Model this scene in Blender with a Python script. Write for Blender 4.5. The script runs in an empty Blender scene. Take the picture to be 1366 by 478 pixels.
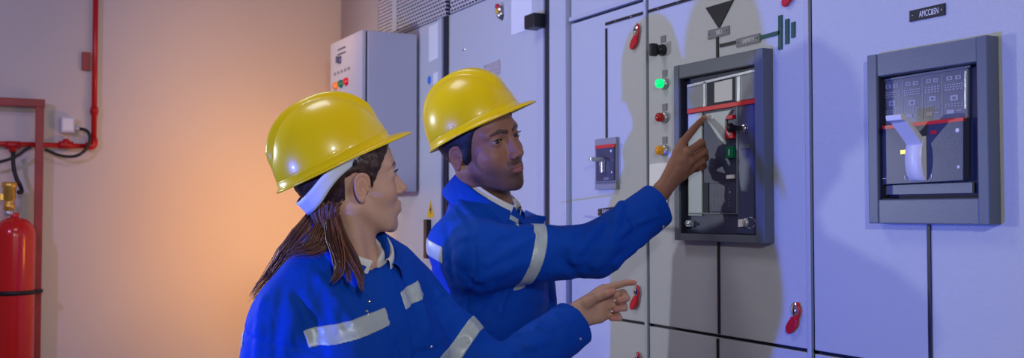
import bpy, bmesh, math, random
import numpy as np
from mathutils import Vector, Matrix
C = bpy.context.scene.collection
D2R = math.pi / 180
rng = np.random.default_rng(7)
random.seed(7)

# ------------------------------------------------------------------ camera frame
PHI = 27.76 * D2R
TH = 1.88 * D2R
EYE = np.array([0.0, 0.0, 1.43])
GR = np.array([math.sin(PHI), math.cos(PHI), 0.0])
RT = np.array([math.cos(PHI), -math.sin(PHI), 0.0])
ZU = np.array([0.0, 0.0, 1.0])
FW = GR * math.cos(TH) + ZU * math.sin(TH)
UP = -GR * math.sin(TH) + ZU * math.cos(TH)
FPX = 1370.0

def P(px, py, d):
    """a point of the place seen at px, py of the 1366x478 frame, d metres along the view axis"""
    return EYE + d * (FW + RT * (px - 683) / FPX + UP * (239 - py) / FPX)

def cab(px, py, x=1.6):
    v = FW + RT * (px - 683) / FPX + UP * (239 - py) / FPX
    t = x / v[0]
    q = EYE + t * v
    return q[1], q[2]

def wallp(px, py, y=4.84):
    v = FW + RT * (px - 683) / FPX + UP * (239 - py) / FPX
    q = EYE + (y / v[1]) * v
    return q[0], q[2]

cam_d = bpy.data.cameras.new('camera')
cam = bpy.data.objects.new('camera', cam_d)
C.objects.link(cam)
cam.location = EYE
cam.rotation_euler = (math.pi / 2 + TH, 0, -PHI)
cam_d.sensor_width = 36
cam_d.lens = 36 * FPX / 1366
cam_d.clip_start = 0.05
cam_d.dof.use_dof = True
cam_d.dof.focus_distance = 2.15
cam_d.dof.aperture_fstop = 5.6
bpy.context.scene.camera = cam
sc = bpy.context.scene
sc.view_settings.view_transform = 'Standard'
sc.view_settings.look = 'None'
sc.view_settings.gamma = 1
sc.view_settings.exposure = 0
sc.view_settings.use_curve_mapping = False

# ------------------------------------------------------------------ materials
def srgb(r, g, b):
    f = lambda c: (c / 255 / 12.92) if c / 255 <= .04045 else ((c / 255 + .055) / 1.055) ** 2.4
    return (f(r), f(g), f(b), 1)

def mat(name, col, rough=.5, metal=0, bump=0, bscale=200, emit=None, estr=0, coat=0, sss=0,
        trans=0, attr=None, var=0, vscale=3, ior=1.45, spec=.5, detail=3, sheen=0):
    m = bpy.data.materials.new(name)
    m.use_nodes = True
    nt = m.node_tree
    b = nt.nodes['Principled BSDF']
    b.inputs['Base Color'].default_value = col
    b.inputs['Roughness'].default_value = rough
    b.inputs['Metallic'].default_value = metal
    b.inputs['IOR'].default_value = ior
    b.inputs['Specular IOR Level'].default_value = spec
    b.inputs['Coat Weight'].default_value = coat
    b.inputs['Coat Roughness'].default_value = .08
    b.inputs['Transmission Weight'].default_value = trans
    b.inputs['Sheen Weight'].default_value = sheen
    if sss:
        b.inputs['Subsurface Weight'].default_value = sss
        b.inputs['Subsurface Radius'].default_value = (.012, .005, .003)
        b.inputs['Subsurface Scale'].default_value = 1.0
    if emit:
        b.inputs['Emission Color'].default_value = emit
        b.inputs['Emission Strength'].default_value = estr
    tc = nt.nodes.new('ShaderNodeTexCoord')
    out = None
    if attr:
        a = nt.nodes.new('ShaderNodeAttribute'); a.attribute_name = attr
        out = a.outputs['Color']
    if var:
        n = nt.nodes.new('ShaderNodeTexNoise'); n.inputs['Scale'].default_value = vscale
        n.inputs['Detail'].default_value = 4
        nt.links.new(tc.outputs['Object'], n.inputs['Vector'])
        mr = nt.nodes.new('ShaderNodeMapRange')
        mr.inputs['From Min'].default_value = .3; mr.inputs['From Max'].default_value = .7
        mr.inputs['To Min'].default_value = 1 - var; mr.inputs['To Max'].default_value = 1 + var
        nt.links.new(n.outputs['Fac'], mr.inputs['Value'])
        mx = nt.nodes.new('ShaderNodeVectorMath'); mx.operation = 'SCALE'
        if out: nt.links.new(out, mx.inputs[0])
        else: mx.inputs[0].default_value = col[:3]
        nt.links.new(mr.outputs['Result'], mx.inputs['Scale'])
        out = mx.outputs[0]
    if out: nt.links.new(out, b.inputs['Base Color'])
    if bump:
        n = nt.nodes.new('ShaderNodeTexNoise'); n.inputs['Scale'].default_value = bscale
        n.inputs['Detail'].default_value = detail
        nt.links.new(tc.outputs['Object'], n.inputs['Vector'])
        bp = nt.nodes.new('ShaderNodeBump'); bp.inputs['Strength'].default_value = bump
        bp.inputs['Distance'].default_value = .002
        nt.links.new(n.outputs['Fac'], bp.inputs['Height'])
        nt.links.new(bp.outputs['Normal'], b.inputs['Normal'])
    return m

M = {}
M['powder'] = mat('powder_coat_grey', (.56, .58, .60, 1), .36, bump=.75, bscale=520, spec=.5)
M['powder_box'] = mat('smooth_grey_paint', (.50, .50, .56, 1), .4, bump=.1, bscale=300)
M['trim'] = mat('trim_grey', (.50, .52, .56, 1), .35)
M['joint'] = mat('joint_shadow_grey', (.16, .19, .24, 1), .5)
M['gap'] = mat('dark_gasket_and_shade', (.012, .014, .03, 1), .6)  # gaskets and gaps, also the painted shade inside the breaker frames
M['black'] = mat('black_plastic', (.012, .012, .016, 1), .4, bump=.1, bscale=300)
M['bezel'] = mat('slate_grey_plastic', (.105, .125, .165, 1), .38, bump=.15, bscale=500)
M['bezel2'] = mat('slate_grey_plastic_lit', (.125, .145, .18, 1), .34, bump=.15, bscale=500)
M['facedark'] = mat('dark_breaker_plastic', (.040, .050, .105, 1), .35, bump=.1, bscale=400)
M['facemid'] = mat('mid_breaker_plastic', (.060, .072, .16, 1), .3)
M['silver'] = mat('brushed_silver', (.55, .58, .60, 1), .3, metal=.6, bump=.2, bscale=150)
M['palegrey'] = mat('pale_grey_cover', (.50, .56, .56, 1), .3, bump=.1)
M['chrome'] = mat('chrome', (.85, .85, .87, 1), .12, metal=1)
M['red'] = mat('red_plastic', (.62, .012, .03, 1), .3)
M['redstrip'] = mat('red_strip', (.72, .03, .03, 1), .35)
M['palered'] = mat('lit_red_strip', (.75, .12, .09, 1), .4)  # unused paler copy of the red strip, light put into its colour
M['green'] = mat('green_mimic', (.0, .075, .05, 1), .4)
M['greenbtn'] = mat('green_button', (.0, .16, .08, 1), .35)
M['white'] = mat('white_plastic', (.80, .80, .82, 1), .35)
M['paper'] = mat('white_paper', (.78, .79, .80, 1), .55, var=.04, vscale=8)
M['yellow'] = mat('yellow_sticker', (.80, .50, .01, 1), .5)
M['blue_st'] = mat('blue_sticker', (.05, .20, .75, 1), .5)
M['plate'] = mat('engraved_grey_plate', (.20, .20, .235, 1), .4, bump=.15)
M['letter'] = mat('white_lettering', (.78, .78, .80, 1), .5)
M['dletter'] = mat('dark_lettering', (.05, .05, .07, 1), .5)
M['lampgreen'] = mat('lit_green_lens', (.0, .45, .15, 1), .25, emit=(.0, 1, .25, 1), estr=.9)
M['lampred'] = mat('red_lens', (.40, .02, .02, 1), .25, emit=(1, .03, .02, 1), estr=.03)
M['lampamber'] = mat('amber_lens', (.70, .30, .01, 1), .25, emit=(1, .4, .02, 1), estr=.08)
M['pipe'] = mat('red_gloss_paint', (.48, .012, .012, 1), .3, var=.1, vscale=20)
M['framered'] = mat('dull_red_paint', (.30, .035, .035, 1), .45, var=.15, vscale=12)
M['bottle'] = mat('extinguisher_red', (.62, .010, .008, 1), .22, coat=.4)
M['brass'] = mat('brass', (.80, .48, .10, 1), .35, metal=.7)
M['rubber'] = mat('black_rubber', (.012, .012, .014, 1), .5)
M['jbox'] = mat('junction_box_grey', (.55, .58, .66, 1), .45)
M['wall'] = mat('painted_wall', (.60, .56, .53, 1), .75, bump=.15, bscale=60, var=.03, vscale=1.5)
M['floor'] = mat('epoxy_floor', (.18, .20, .19, 1), .3, var=.1, vscale=2)
M['helmet'] = mat('yellow_hard_hat', (.86, .585, 0, 1), .30, coat=.2, bump=.03, bscale=60)
M['strap'] = mat('white_nape_strap', (.72, .74, .80, 1), .4)
M['liner'] = mat('black_suspension', (.02, .02, .025, 1), .6)
M['shirt'] = mat('white_shirt', (.72, .70, .68, 1), .8, bump=.3, bscale=500)
M['reflect'] = mat('reflective_tape', (.47, .53, .53, 1), .42, metal=.15, bump=.25, bscale=160, var=.10, vscale=35)
M['eyew'] = mat('eye_white', (.45, .42, .42, 1), .15)
M['iris'] = mat('dark_iris', (.02, .012, .008, 1), .1, coat=.5)
M['lash'] = mat('black_lash', (.01, .008, .008, 1), .6)
M['boot'] = mat('black_leather', (.02, .018, .016, 1), .45, bump=.3, bscale=120)
M['trouser'] = mat('blue_trouser_cloth', (.004, .045, .30, 1), .75, bump=.4, bscale=30)
M['snap'] = mat('steel_snap', (.7, .7, .72, 1), .2, metal=1)
M['sealant'] = mat('brown_panel', (.40, .37, .38, 1), .3)

def cloth_mat():
    m = mat('royal_blue_workwear_cloth', (.0004, .058, .42, 1), .75, spec=.2)
    nt = m.node_tree; b = nt.nodes['Principled BSDF']
    tc = nt.nodes.new('ShaderNodeTexCoord')
    def noise(scale, det, dist):
        n = nt.nodes.new('ShaderNodeTexNoise'); n.inputs['Scale'].default_value = scale
        n.inputs['Detail'].default_value = det; n.inputs['Distortion'].default_value = dist
        nt.links.new(tc.outputs['Object'], n.inputs['Vector']); return n
    a = noise(11, 2, 1.2); w = noise(900, 2, 0)
    b1 = nt.nodes.new('ShaderNodeBump'); b1.inputs['Strength'].default_value = .35; b1.inputs['Distance'].default_value = .02
    b2 = nt.nodes.new('ShaderNodeBump'); b2.inputs['Strength'].default_value = .25; b2.inputs['Distance'].default_value = .001
    nt.links.new(a.outputs['Fac'], b1.inputs['Height']); nt.links.new(w.outputs['Fac'], b2.inputs['Height'])
    nt.links.new(b1.outputs['Normal'], b2.inputs['Normal']); nt.links.new(b2.outputs['Normal'], b.inputs['Normal'])
    return m
M['cloth'] = cloth_mat()

def skin_mat(name, sub=.12, rough=.45):
    m = mat(name, (.5, .3, .2, 1), rough, attr='skin_tone', spec=.35, bump=.12, bscale=500, sss=sub)
    return m
M['skin_m'] = skin_mat('brown_skin', .06, .5)
M['skin_f'] = skin_mat('light_skin', .10, .52)

def hair_mat(name, c1, c2, rough=.38):
    m = mat(name, c1, rough)
    nt = m.node_tree; b = nt.nodes['Principled BSDF']
    a = nt.nodes.new('ShaderNodeAttribute'); a.attribute_name = 'shade'
    mx = nt.nodes.new('ShaderNodeMix'); mx.data_type = 'RGBA'
    mx.inputs[6].default_value = c1; mx.inputs[7].default_value = c2
    nt.links.new(a.outputs['Fac'], mx.inputs[0]); nt.links.new(mx.outputs[2], b.inputs['Base Color'])
    tc = nt.nodes.new('ShaderNodeTexCoord')
    mp = nt.nodes.new('ShaderNodeMapping'); mp.inputs['Scale'].default_value = (900, 900, 60)
    n = nt.nodes.new('ShaderNodeTexNoise'); n.inputs['Scale'].default_value = 1
    nt.links.new(tc.outputs['Object'], mp.inputs[0]); nt.links.new(mp.outputs[0], n.inputs['Vector'])
    bp = nt.nodes.new('ShaderNodeBump'); bp.inputs['Strength'].default_value = .6; bp.inputs['Distance'].default_value = .001
    nt.links.new(n.outputs['Fac'], bp.inputs['Height']); nt.links.new(bp.outputs['Normal'], b.inputs['Normal'])
    return m
M['hair_m'] = hair_mat('black_hair', (.008, .007, .010, 1), (.02, .018, .022, 1), .5)
M['hair_f'] = hair_mat('brown_hair', (.022, .008, .006, 1), (.34, .13, .05, 1), .36)

def pattern_mat(name, base, hole, sy, sz, fy, fz, axis='Y', rough=.4):
    """rows of slots: object-space y,z modulo pitch"""
    m = mat(name, base, rough)
    nt = m.node_tree; b = nt.nodes['Principled BSDF']
    tc = nt.nodes.new('ShaderNodeTexCoord'); sp = nt.nodes.new('ShaderNodeSeparateXYZ')
    nt.links.new(tc.outputs['Object'], sp.inputs[0])
    def mm(op, a, v=None, w=None):
        n = nt.nodes.new('ShaderNodeMath'); n.operation = op
        for i, x in enumerate((a, v, w)):
            if x is None: continue
            if isinstance(x, (int, float)): n.inputs[i].default_value = x
            else: nt.links.new(x, n.inputs[i])
        return n.outputs[0]
    row = mm('DIVIDE', sp.outputs['Z'], sz)
    odd = mm('MULTIPLY', mm('MODULO', mm('FLOOR', row), 2), .5)
    u = mm('FRACT', mm('ADD', mm('DIVIDE', sp.outputs[axis], sy), odd))
    v = mm('FRACT', row)
    h = mm('MULTIPLY', mm('LESS_THAN', u, fy), mm('LESS_THAN', v, fz))
    mx = nt.nodes.new('ShaderNodeMix'); mx.data_type = 'RGBA'
    mx.inputs[6].default_value = base; mx.inputs[7].default_value = hole
    nt.links.new(h, mx.inputs[0]); nt.links.new(mx.outputs[2], b.inputs['Base Color'])
    return m
M['grille'] = pattern_mat('perforated_sheet', (.58, .58, .62, 1), (.012, .012, .02, 1), .026, .0150, .70, .56)

M['circuit'] = mat('smoked_clear_cover', (.15, .155, .19, 1), .2, coat=.5, var=.15, vscale=30)

# ------------------------------------------------------------------ object helpers
def link_mesh(name, me, m, parent=None):
    o = bpy.data.objects.new(name, me); C.objects.link(o)
    if m is not None and not me.materials:
        me.materials.append(m)
    if parent is not None:
        o.parent = parent
        bpy.context.view_layer.update()
        o.matrix_parent_inverse = parent.matrix_world.inverted()
    return o

def props(o, label=None, cat=None, group=None, kind=None):
    if label: o['label'] = label
    if cat: o['category'] = cat
    if group: o['group'] = group
    if kind: o['kind'] = kind
    return o

def empty(name, loc, label, cat, group=None):
    o = bpy.data.objects.new(name, None); C.objects.link(o)
    o.location = loc; o.empty_display_size = .05
    bpy.context.view_layer.update()
    return props(o, label, cat, group)

class MB:
    """collects shapes for one mesh object"""
    def __init__(s): s.bm = bmesh.new()
    def box(s, x0, x1, y0, y1, z0, z1, bev=0):
        vs = [s.bm.verts.new((x, y, z)) for x in (x0, x1) for y in (y0, y1) for z in (z0, z1)]
        fs = [(0, 1, 3, 2), (4, 6, 7, 5), (0, 4, 5, 1), (2, 3, 7, 6), (0, 2, 6, 4), (1, 5, 7, 3)]
        F = [s.bm.faces.new([vs[i] for i in f]) for f in fs]
        if bev:
            es = list({e for f in F for e in f.edges})
            bmesh.ops.bevel(s.bm, geom=es, offset=bev, segments=2, affect='EDGES', profile=.6)
        return s
    def poly(s, pts, x0, x1):
        """prism of a y,z outline between two x"""
        a = [s.bm.verts.new((x0, y, z)) for y, z in pts]; b = [s.bm.verts.new((x1, y, z)) for y, z in pts]
        s.bm.faces.new(a); s.bm.faces.new(b[::-1]); n = len(pts)
        for i in range(n): s.bm.faces.new((a[i], b[i], b[(i + 1) % n], a[(i + 1) % n]))
        return s
    def tube(s, pts, r, n=16, cap=True):
        pts = [Vector(p) for p in pts]; rs = r if hasattr(r, '__len__') else [r] * len(pts)
        rings = []; ref = None
        for i, p in enumerate(pts):
            t = (pts[min(i + 1, len(pts) - 1)] - pts[max(i - 1, 0)]).normalized()
            if ref is None:
                ref = t.orthogonal().normalized()
            ref = (ref - t * ref.dot(t)).normalized(); u = t.cross(ref)
            rings.append([s.bm.verts.new(p + (ref * math.cos(2 * math.pi * k / n) + u * math.sin(2 * math.pi * k / n)) * rs[i]) for k in range(n)])
        for a, b in zip(rings, rings[1:]):
            for k in range(n):
                f = s.bm.faces.new((a[k], a[(k + 1) % n], b[(k + 1) % n], b[k])); f.smooth = True
        if cap:
            s.bm.faces.new(rings[0][::-1]); s.bm.faces.new(rings[-1])
        return s
    def lathe(s, prof, origin, axis=(0, 0, 1), n=32):
        """prof: (radius, height along the axis)"""
        ax = Vector(axis).normalized(); o = Vector(origin); e = ax.orthogonal().normalized(); u = ax.cross(e)
        rings = []
        for r, h in prof:
            if r < 1e-6: rings.append([s.bm.verts.new(o + ax * h)])
            else: rings.append([s.bm.verts.new(o + ax * h + (e * math.cos(2 * math.pi * k / n) + u * math.sin(2 * math.pi * k / n)) * r) for k in range(n)])
        for a, b in zip(rings, rings[1:]):
            for k in range(n):
                k2 = (k + 1) % n
                va = [a[0]] if len(a) == 1 else [a[k], a[k2]]
                vb = [b[0]] if len(b) == 1 else [b[k2], b[k]]
                if len(va) + len(vb) > 2:
                    f = s.bm.faces.new(va + vb); f.smooth = True
        return s
    def build(s, name, m, parent=None, bevel=0, smooth=False):
        bmesh.ops.recalc_face_normals(s.bm, faces=s.bm.faces)
        me = bpy.data.meshes.new(name); s.bm.to_mesh(me); s.bm.free()
        o = link_mesh(name, me, m, parent)
        if bevel:
            b = o.modifiers.new('b', 'BEVEL'); b.width = bevel; b.segments = 2; b.limit_method = 'ANGLE'
        return o

def text_mesh(name, s, m, parent, origin, height, width, normal_x=-1, depth=.0006):
    """lettering standing on the cabinet plane (reads along -y), fitted to width, height"""
    cu = bpy.data.curves.new(name, 'FONT'); cu.body = s; cu.size = 1; cu.extrude = 0.02
    cu.align_x = 'CENTER'; cu.align_y = 'CENTER'
    t = bpy.data.objects.new(name, cu); C.objects.link(t)
    dg = bpy.context.evaluated_depsgraph_get()
    me = bpy.data.meshes.new_from_object(t.evaluated_get(dg))
    bpy.data.objects.remove(t)
    co = np.array([v.co[:] for v in me.vertices])
    mn, mx = co.min(0), co.max(0)
    co = (co - (mn + mx) / 2) / (mx - mn)
    w = np.zeros_like(co)
    w[:, 0] = origin[0] - co[:, 2] * depth
    w[:, 1] = origin[1] - co[:, 0] * width
    w[:, 2] = origin[2] + co[:, 1] * height
    me.vertices.foreach_set('co', w.ravel()); me.update()
    me.materials.clear()
    return link_mesh(name, me, m, parent)

# ------------------------------------------------------------------ signed distance shapes -> mesh
def vlen(v): return np.sqrt((v * v).sum(-1))
def smin(a, b, k):
    h = np.clip(.5 + .5 * (b - a) / k, 0, 1)
    return b + (a - b) * h - k * h * (1 - h)
def smax(a, b, k): return -smin(-a, -b, k)
def rcone(p, a, b, r1, r2):
    a = np.asarray(a, float); b = np.asarray(b, float); ba = b - a
    t = np.clip(((p - a) @ ba) / (ba @ ba), 0, 1)
    return vlen(p - a - t[:, None] * ba) - (r1 + (r2 - r1) * t)
def ellip(p, c, r):
    q = p - np.asarray(c, float); r = np.asarray(r, float)
    k0 = vlen(q / r); k1 = vlen(q / (r * r))
    return k0 * (k0 - 1) / np.maximum(k1, 1e-6)
def chain(p, pts, rs, k=.006):
    d = None
    for i in range(len(pts) - 1):
        e = rcone(p, pts[i], pts[i + 1], rs[i], rs[i + 1])
        d = e if d is None else smin(d, e, k)
    return d

class Frame:
    def __init__(s, o, F, L, U): s.o = np.asarray(o, float); s.R = np.stack([F, L, U], 1)
    def to(s, p): return (p - s.o) @ s.R
    def w(s, q): return np.asarray(q, float) @ s.R.T + s.o
def frame(o, yaw, pitch=0, roll=0):
    """yaw 0 looks at the camera's side, 90 along its right; pitch lifts the front; roll lifts the left side"""
    y, p, r = yaw * D2R, pitch * D2R, roll * D2R
    F = math.sin(y) * RT - math.cos(y) * GR; L = np.cross(ZU, F)
    F2 = F * math.cos(p) + ZU * math.sin(p); U = ZU * math.cos(p) - F * math.sin(p)
    return Frame(o, F2, L * math.cos(r) + U * math.sin(r), U * math.cos(r) - L * math.sin(r))

def surface(f, lo, hi, h, B=8, slack=1.6):
    lo = np.asarray(lo, float); hi = np.asarray(hi, float)
    nb = np.maximum(np.ceil((hi - lo) / (h * B)).astype(int), 1); n = nb * B
    bi = np.stack(np.meshgrid(*[np.arange(k) for k in nb], indexing='ij'), -1).reshape(-1, 3)
    bc = lo + (bi + .5) * B * h
    db = np.concatenate([f(c) for c in np.array_split(bc, max(1, len(bc) // 200000))])
    Dg = np.repeat(np.repeat(np.repeat(np.where(db.reshape(nb) < 0, -1., 1.).astype(np.float32), B, 0), B, 1), B, 2)
    keep = bi[np.abs(db) < B * h * .87 * slack]
    off = np.stack(np.meshgrid(*[np.arange(B)] * 3, indexing='ij'), -1).reshape(-1, 3)
    for ch in np.array_split(keep, max(1, len(keep) // 400)):
        if not len(ch): continue
        ix = (ch[:, None, :] * B + off[None]).reshape(-1, 3)
        Dg[ix[:, 0], ix[:, 1], ix[:, 2]] = f(lo + ix * h)
    S = Dg < 0
    cnt = np.zeros(tuple(n - 1), np.uint8)
    cor = [(i, j, k) for i in (0, 1) for j in (0, 1) for k in (0, 1)]
    for i, j, k in cor: cnt += S[i:n[0] - 1 + i, j:n[1] - 1 + j, k:n[2] - 1 + k]
    act = (cnt > 0) & (cnt < 8)
    idx = np.argwhere(act)
    num = -np.ones(act.shape, np.int64); num[act] = np.arange(len(idx))
    acc = np.zeros((len(idx), 3)); c = np.zeros(len(idx))
    for a in cor:
        for ax in range(3):
            if a[ax]: continue
            b = list(a); b[ax] = 1
            A = Dg[idx[:, 0] + a[0], idx[:, 1] + a[1], idx[:, 2] + a[2]]; Bv = Dg[idx[:, 0] + b[0], idx[:, 1] + b[1], idx[:, 2] + b[2]]
            m = (A < 0) != (Bv < 0)
            t = np.where(m, A / np.where(m, A - Bv, 1), 0)
            q = np.tile(np.array(a, float), (len(idx), 1)); q[:, ax] += t
            acc[m] += q[m]; c[m] += 1
    V = lo + (idx + acc / c[:, None]) * h
    quads = []
    for ax in range(3):
        u, v = (ax + 1) % 3, (ax + 2) % 3
        sl0 = [slice(0, n[i] - 1) for i in range(3)]; sl1 = list(sl0)
        sl1[ax] = slice(1, n[ax])
        e = np.argwhere(S[tuple(sl0)] != S[tuple(sl1)])
        e = e[(e[:, u] > 0) & (e[:, v] > 0)]
        du = np.zeros(3, int); du[u] = 1; dv = np.zeros(3, int); dv[v] = 1
        g = lambda q: num[q[:, 0], q[:, 1], q[:, 2]]
        Q = np.stack([g(e - du - dv), g(e - dv), g(e), g(e - du)], 1)
        flip = ~S[e[:, 0], e[:, 1], e[:, 2]]
        Q[flip] = Q[flip][:, ::-1]
        quads.append(Q[(Q >= 0).all(1)])
    return V, np.concatenate(quads)

def np_mesh(name, V, Q, m=None, parent=None, attrs=None):
    me = bpy.data.meshes.new(name)
    me.vertices.add(len(V)); me.vertices.foreach_set('co', np.asarray(V, np.float32).ravel())
    me.loops.add(Q.size); me.loops.foreach_set('vertex_index', Q.astype(np.int32).ravel())
    me.polygons.add(len(Q)); me.polygons.foreach_set('loop_start', np.arange(0, Q.size, Q.shape[1], dtype=np.int32))
    try: me.polygons.foreach_set('loop_total', np.full(len(Q), Q.shape[1], np.int32))
    except Exception: pass
    me.polygons.foreach_set('use_smooth', np.ones(len(Q), bool))
    for k, a in (attrs or {}).items():
        if a.ndim == 2:
            at = me.attributes.new(k, 'FLOAT_COLOR', 'POINT')
            at.data.foreach_set('color', np.concatenate([a, np.ones((len(a), 1))], 1).astype(np.float32).ravel())
        else:
            at = me.attributes.new(k, 'FLOAT', 'POINT'); at.data.foreach_set('value', a.astype(np.float32))
    me.update(calc_edges=True); me.validate()
    return link_mesh(name, me, m, parent) if name else me

def crop_mesh(V, Q, keep):
    k = keep[Q].all(1); Q = Q[k]
    used = np.unique(Q); mp = -np.ones(len(V), int); mp[used] = np.arange(len(used))
    return V[used], mp[Q]

def grid_mesh(G, closed_u=False):
    """G (nu,nv,3) -> V,Q"""
    nu, nv = G.shape[:2]; idx = np.arange(nu * nv).reshape(nu, nv)
    a = idx if not closed_u else np.concatenate([idx, idx[:1]], 0)
    Q = np.stack([a[:-1, :-1], a[1:, :-1], a[1:, 1:], a[:-1, 1:]], -1).reshape(-1, 4)
    return G.reshape(-1, 3), Q
# ------------------------------------------------------------------ the room
b = MB(); b.box(-2.6, 2.4, -1.2, 4.94, -.06, 0); props(b.build('floor', M['floor']), kind='structure')
b = MB(); b.box(-2.6, 2.4, 4.84, 4.94, 0, 3.0); props(b.build('wall_back', M['wall']), kind='structure')
b = MB(); b.box(-2.6, 1.59, 4.828, 4.8399, 0, .09, .002); props(b.build('baseboard_back', M['trim']), kind='structure')

X0 = 1.6
Yp = lambda px, py=239, x=X0: cab(px, py, x)[0]
Zp = lambda px, py, x=X0: cab(px, py, x)[1]
ZS = 1.132          # the seam between lower and upper doors
ZT = 2.005          # seam above the tall doors
ZG = Zp(575, 29)

def slab(name, m, parent, y0, y1, z0, z1, xf, xb, bev=.0012):
    bb = MB(); bb.box(xf, xb, min(y0, y1), max(y0, y1), z0, z1, bev)
    return bb.build(name, m, parent)

def quadslab(name, m, parent, corners, xf, xb, bev=0):
    """outline given where it is seen, on the plane x = xf"""
    bb = MB(); bb.poly([cab(px, py, xf) for px, py in corners], xf, xb)
    return bb.build(name, m, parent, bevel=bev)

def cabinet(y0, y1, label, seams, group='grey switchgear cabinets in a row', carc=2.78):
    e = empty('switchgear_cabinet', (X0 + .3, (y0 + y1) / 2, 0), label, 'cabinet', group)
    slab('carcass', M['powder'], e, y0 + .002, y1 - .002, .1, carc, X0 + .024, X0 + .62)
    slab('plinth', M['gap'], e, y0 + .002, y1 - .002, 0, .1, X0 + .04, X0 + .6)
    slab('door_gasket', M['gap'], e, y0 + .006, y1 - .006, .12, carc - .01, X0 + .012, X0 + .0238)
    for z0, z1, kind in seams:
        slab(kind, M['powder'], e, y0 + .006, y1 - .006, z0, z1, X0, X0 + .0115, .002)
    return e

YB = [Yp(1082), Yp(864), Yp(761), Yp(731), Yp(598)]   # 1.657 2.261 2.66 2.80 3.56
cab5 = cabinet(YB[0] - .80, YB[0], 'grey switchgear cabinet at the right end, with the black AMCC&SN name plate',
               [(.12, ZS - .004, 'lower_door'), (ZS + .004, 2.76, 'door')])
cab4 = cabinet(YB[0], YB[1], 'grey switchgear cabinet with the green, red and amber lamps and earth symbol',
               [(.12, ZS - .004, 'lower_door'), (ZS + .004, 2.76, 'door')])
cab3 = cabinet(YB[1], YB[2], 'narrow grey switchgear cabinet behind the small breaker and its black mimic line',
               [(.12, ZS - .004, 'lower_door'), (ZS + .004, ZT - .004, 'door'), (ZT + .004, 2.76, 'top_panel')])
cab2 = cabinet(YB[3], YB[4], 'grey switchgear cabinet behind the man, with a white sheet taped on its door',
               [(.12, ZG - .004, 'door')])
cab1 = cabinet(YB[4], 4.838, 'grey switchgear cabinet in the far corner carrying the wall box',
               [(.12, ZG - .004, 'door')])

# slim post between the narrow cabinet and the one behind the man
post = empty('cable_duct_post', (X0 + .2, (YB[2] + YB[3]) / 2, 0), 'slim grey vertical duct cover between two switchgear cabinets', 'duct')
slab('duct_cover', M['powder'], post, YB[2] + .012, YB[3] - .028, 0.02, 2.78, X0 - .012, X0 + .3, .004)
slab('duct_edge', M['trim'], post, YB[2] + .001, YB[2] + .010, 0.02, 2.78, X0 - .016, X0 + .2, .002)
slab('dark_recess', M['gap'], post, YB[3] - .027, YB[3] - .002, 0.02, 2.78, X0 - .011, X0 + .3, 0)

# trims that cover the joints
for e, y in ((cab4, YB[0]), (cab3, YB[1])):
    slab('joint_trim', M['trim'], e, y + .001, y + .0125, .12, 2.77, X0 - .004, X0 - .0002, .0015)
    slab('joint_gap', M['joint'], e, y - .0030, y + .0005, .12, 2.77, X0 - .0012, X0 - .0001, 0)
slab('ledge', M['trim'], cab3, YB[1] + .014, YB[2] - .004, ZT + .003, ZT + .016, X0 - .008, X0 - .0002, .002)

# perforated sheet over the two far doors
zg = Zp(575, 29)
for e, ya, yb in ((cab2, Yp(700), YB[4] - .02), (cab1, YB[4] + .02, Yp(506, 20))):
    slab('grille', M['grille'], e, ya, yb, zg, 2.76, X0 - .003, X0 + .0115, .001)
slab('side_panel', M['sealant'], cab1, Yp(505, 20), 4.835, 1.94, 2.76, X0 - .004, X0 + .0115, .001)
slab('fixing_strip', M['trim'], cab1, Yp(524), Yp(530), zg + .02, 2.76, X0 - .007, X0 - .0035, .001)

# door edge and black hinge of the cabinet behind the man
slab('door_edge', M['trim'], cab2, Yp(728), Yp(720), .12, 2.76, X0 - .009, X0 - .0002, .003)
hz0, hz1 = Zp(722, 40), Zp(722, 21)
hb = MB(); hb.box(X0 - .05, X0 + .005, Yp(731), Yp(717), hz0, hz1, .006); hb.build('hinge', M['black'], cab2)
slab('edge_gap', M['gap'], cab1, YB[4] + .0005, YB[4] + .040, .12, zg - .004, X0 - .0035, X0 - .0001, 0)
slab('door_edge', M['trim'], cab1, YB[4] + .042, YB[4] + .075, .12, zg - .006, X0 - .012, X0 - .0002, .003)
slab('handle_bar', M['black'], cab1, Yp(575.5, 310), Yp(571, 310), Zp(573, 345), Zp(573, 293), X0 - .02, X0 - .0005, .002)
slab('cable_clip', M['black'], cab1, Yp(512, 315), Yp(503, 315), Zp(508, 322), Zp(508, 309), X0 - .03, X0 - .0005, .004)
quadslab('sticker', M['yellow'], cab1, [(574, 267), (579, 290), (569, 291)], X0 - .0012, X0 - .0001)
bb = MB(); bb.poly([cab(*q, X0 - .0016) for q in [(574.3, 273), (575.8, 281), (574.6, 281), (575.2, 287), (572.5, 279), (573.8, 279)]], X0 - .0018, X0 - .0013)
bb.build('sticker_mark', M['black'], cab1)
quadslab('paper_sheet', M['paper'], cab1, [(572, 36), (591, 26), (591, 74), (572, 83)], X0 - .0012, X0 - .0001)
quadslab('label', M['paper'], cab1, [(578, 98), (590, 93), (590, 108), (578, 114)], X0 - .0012, X0 - .0001)
bb = MB(); yy, zz = cab(573, 107); bb.lathe([(0, 0), (.017, 0), (.017, .0012), (0, .0012)], (X0 - .0001, yy, zz), (-1, 0, 0), 20)
bb.build('round_sticker', M['blue_st'], cab1)

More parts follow.
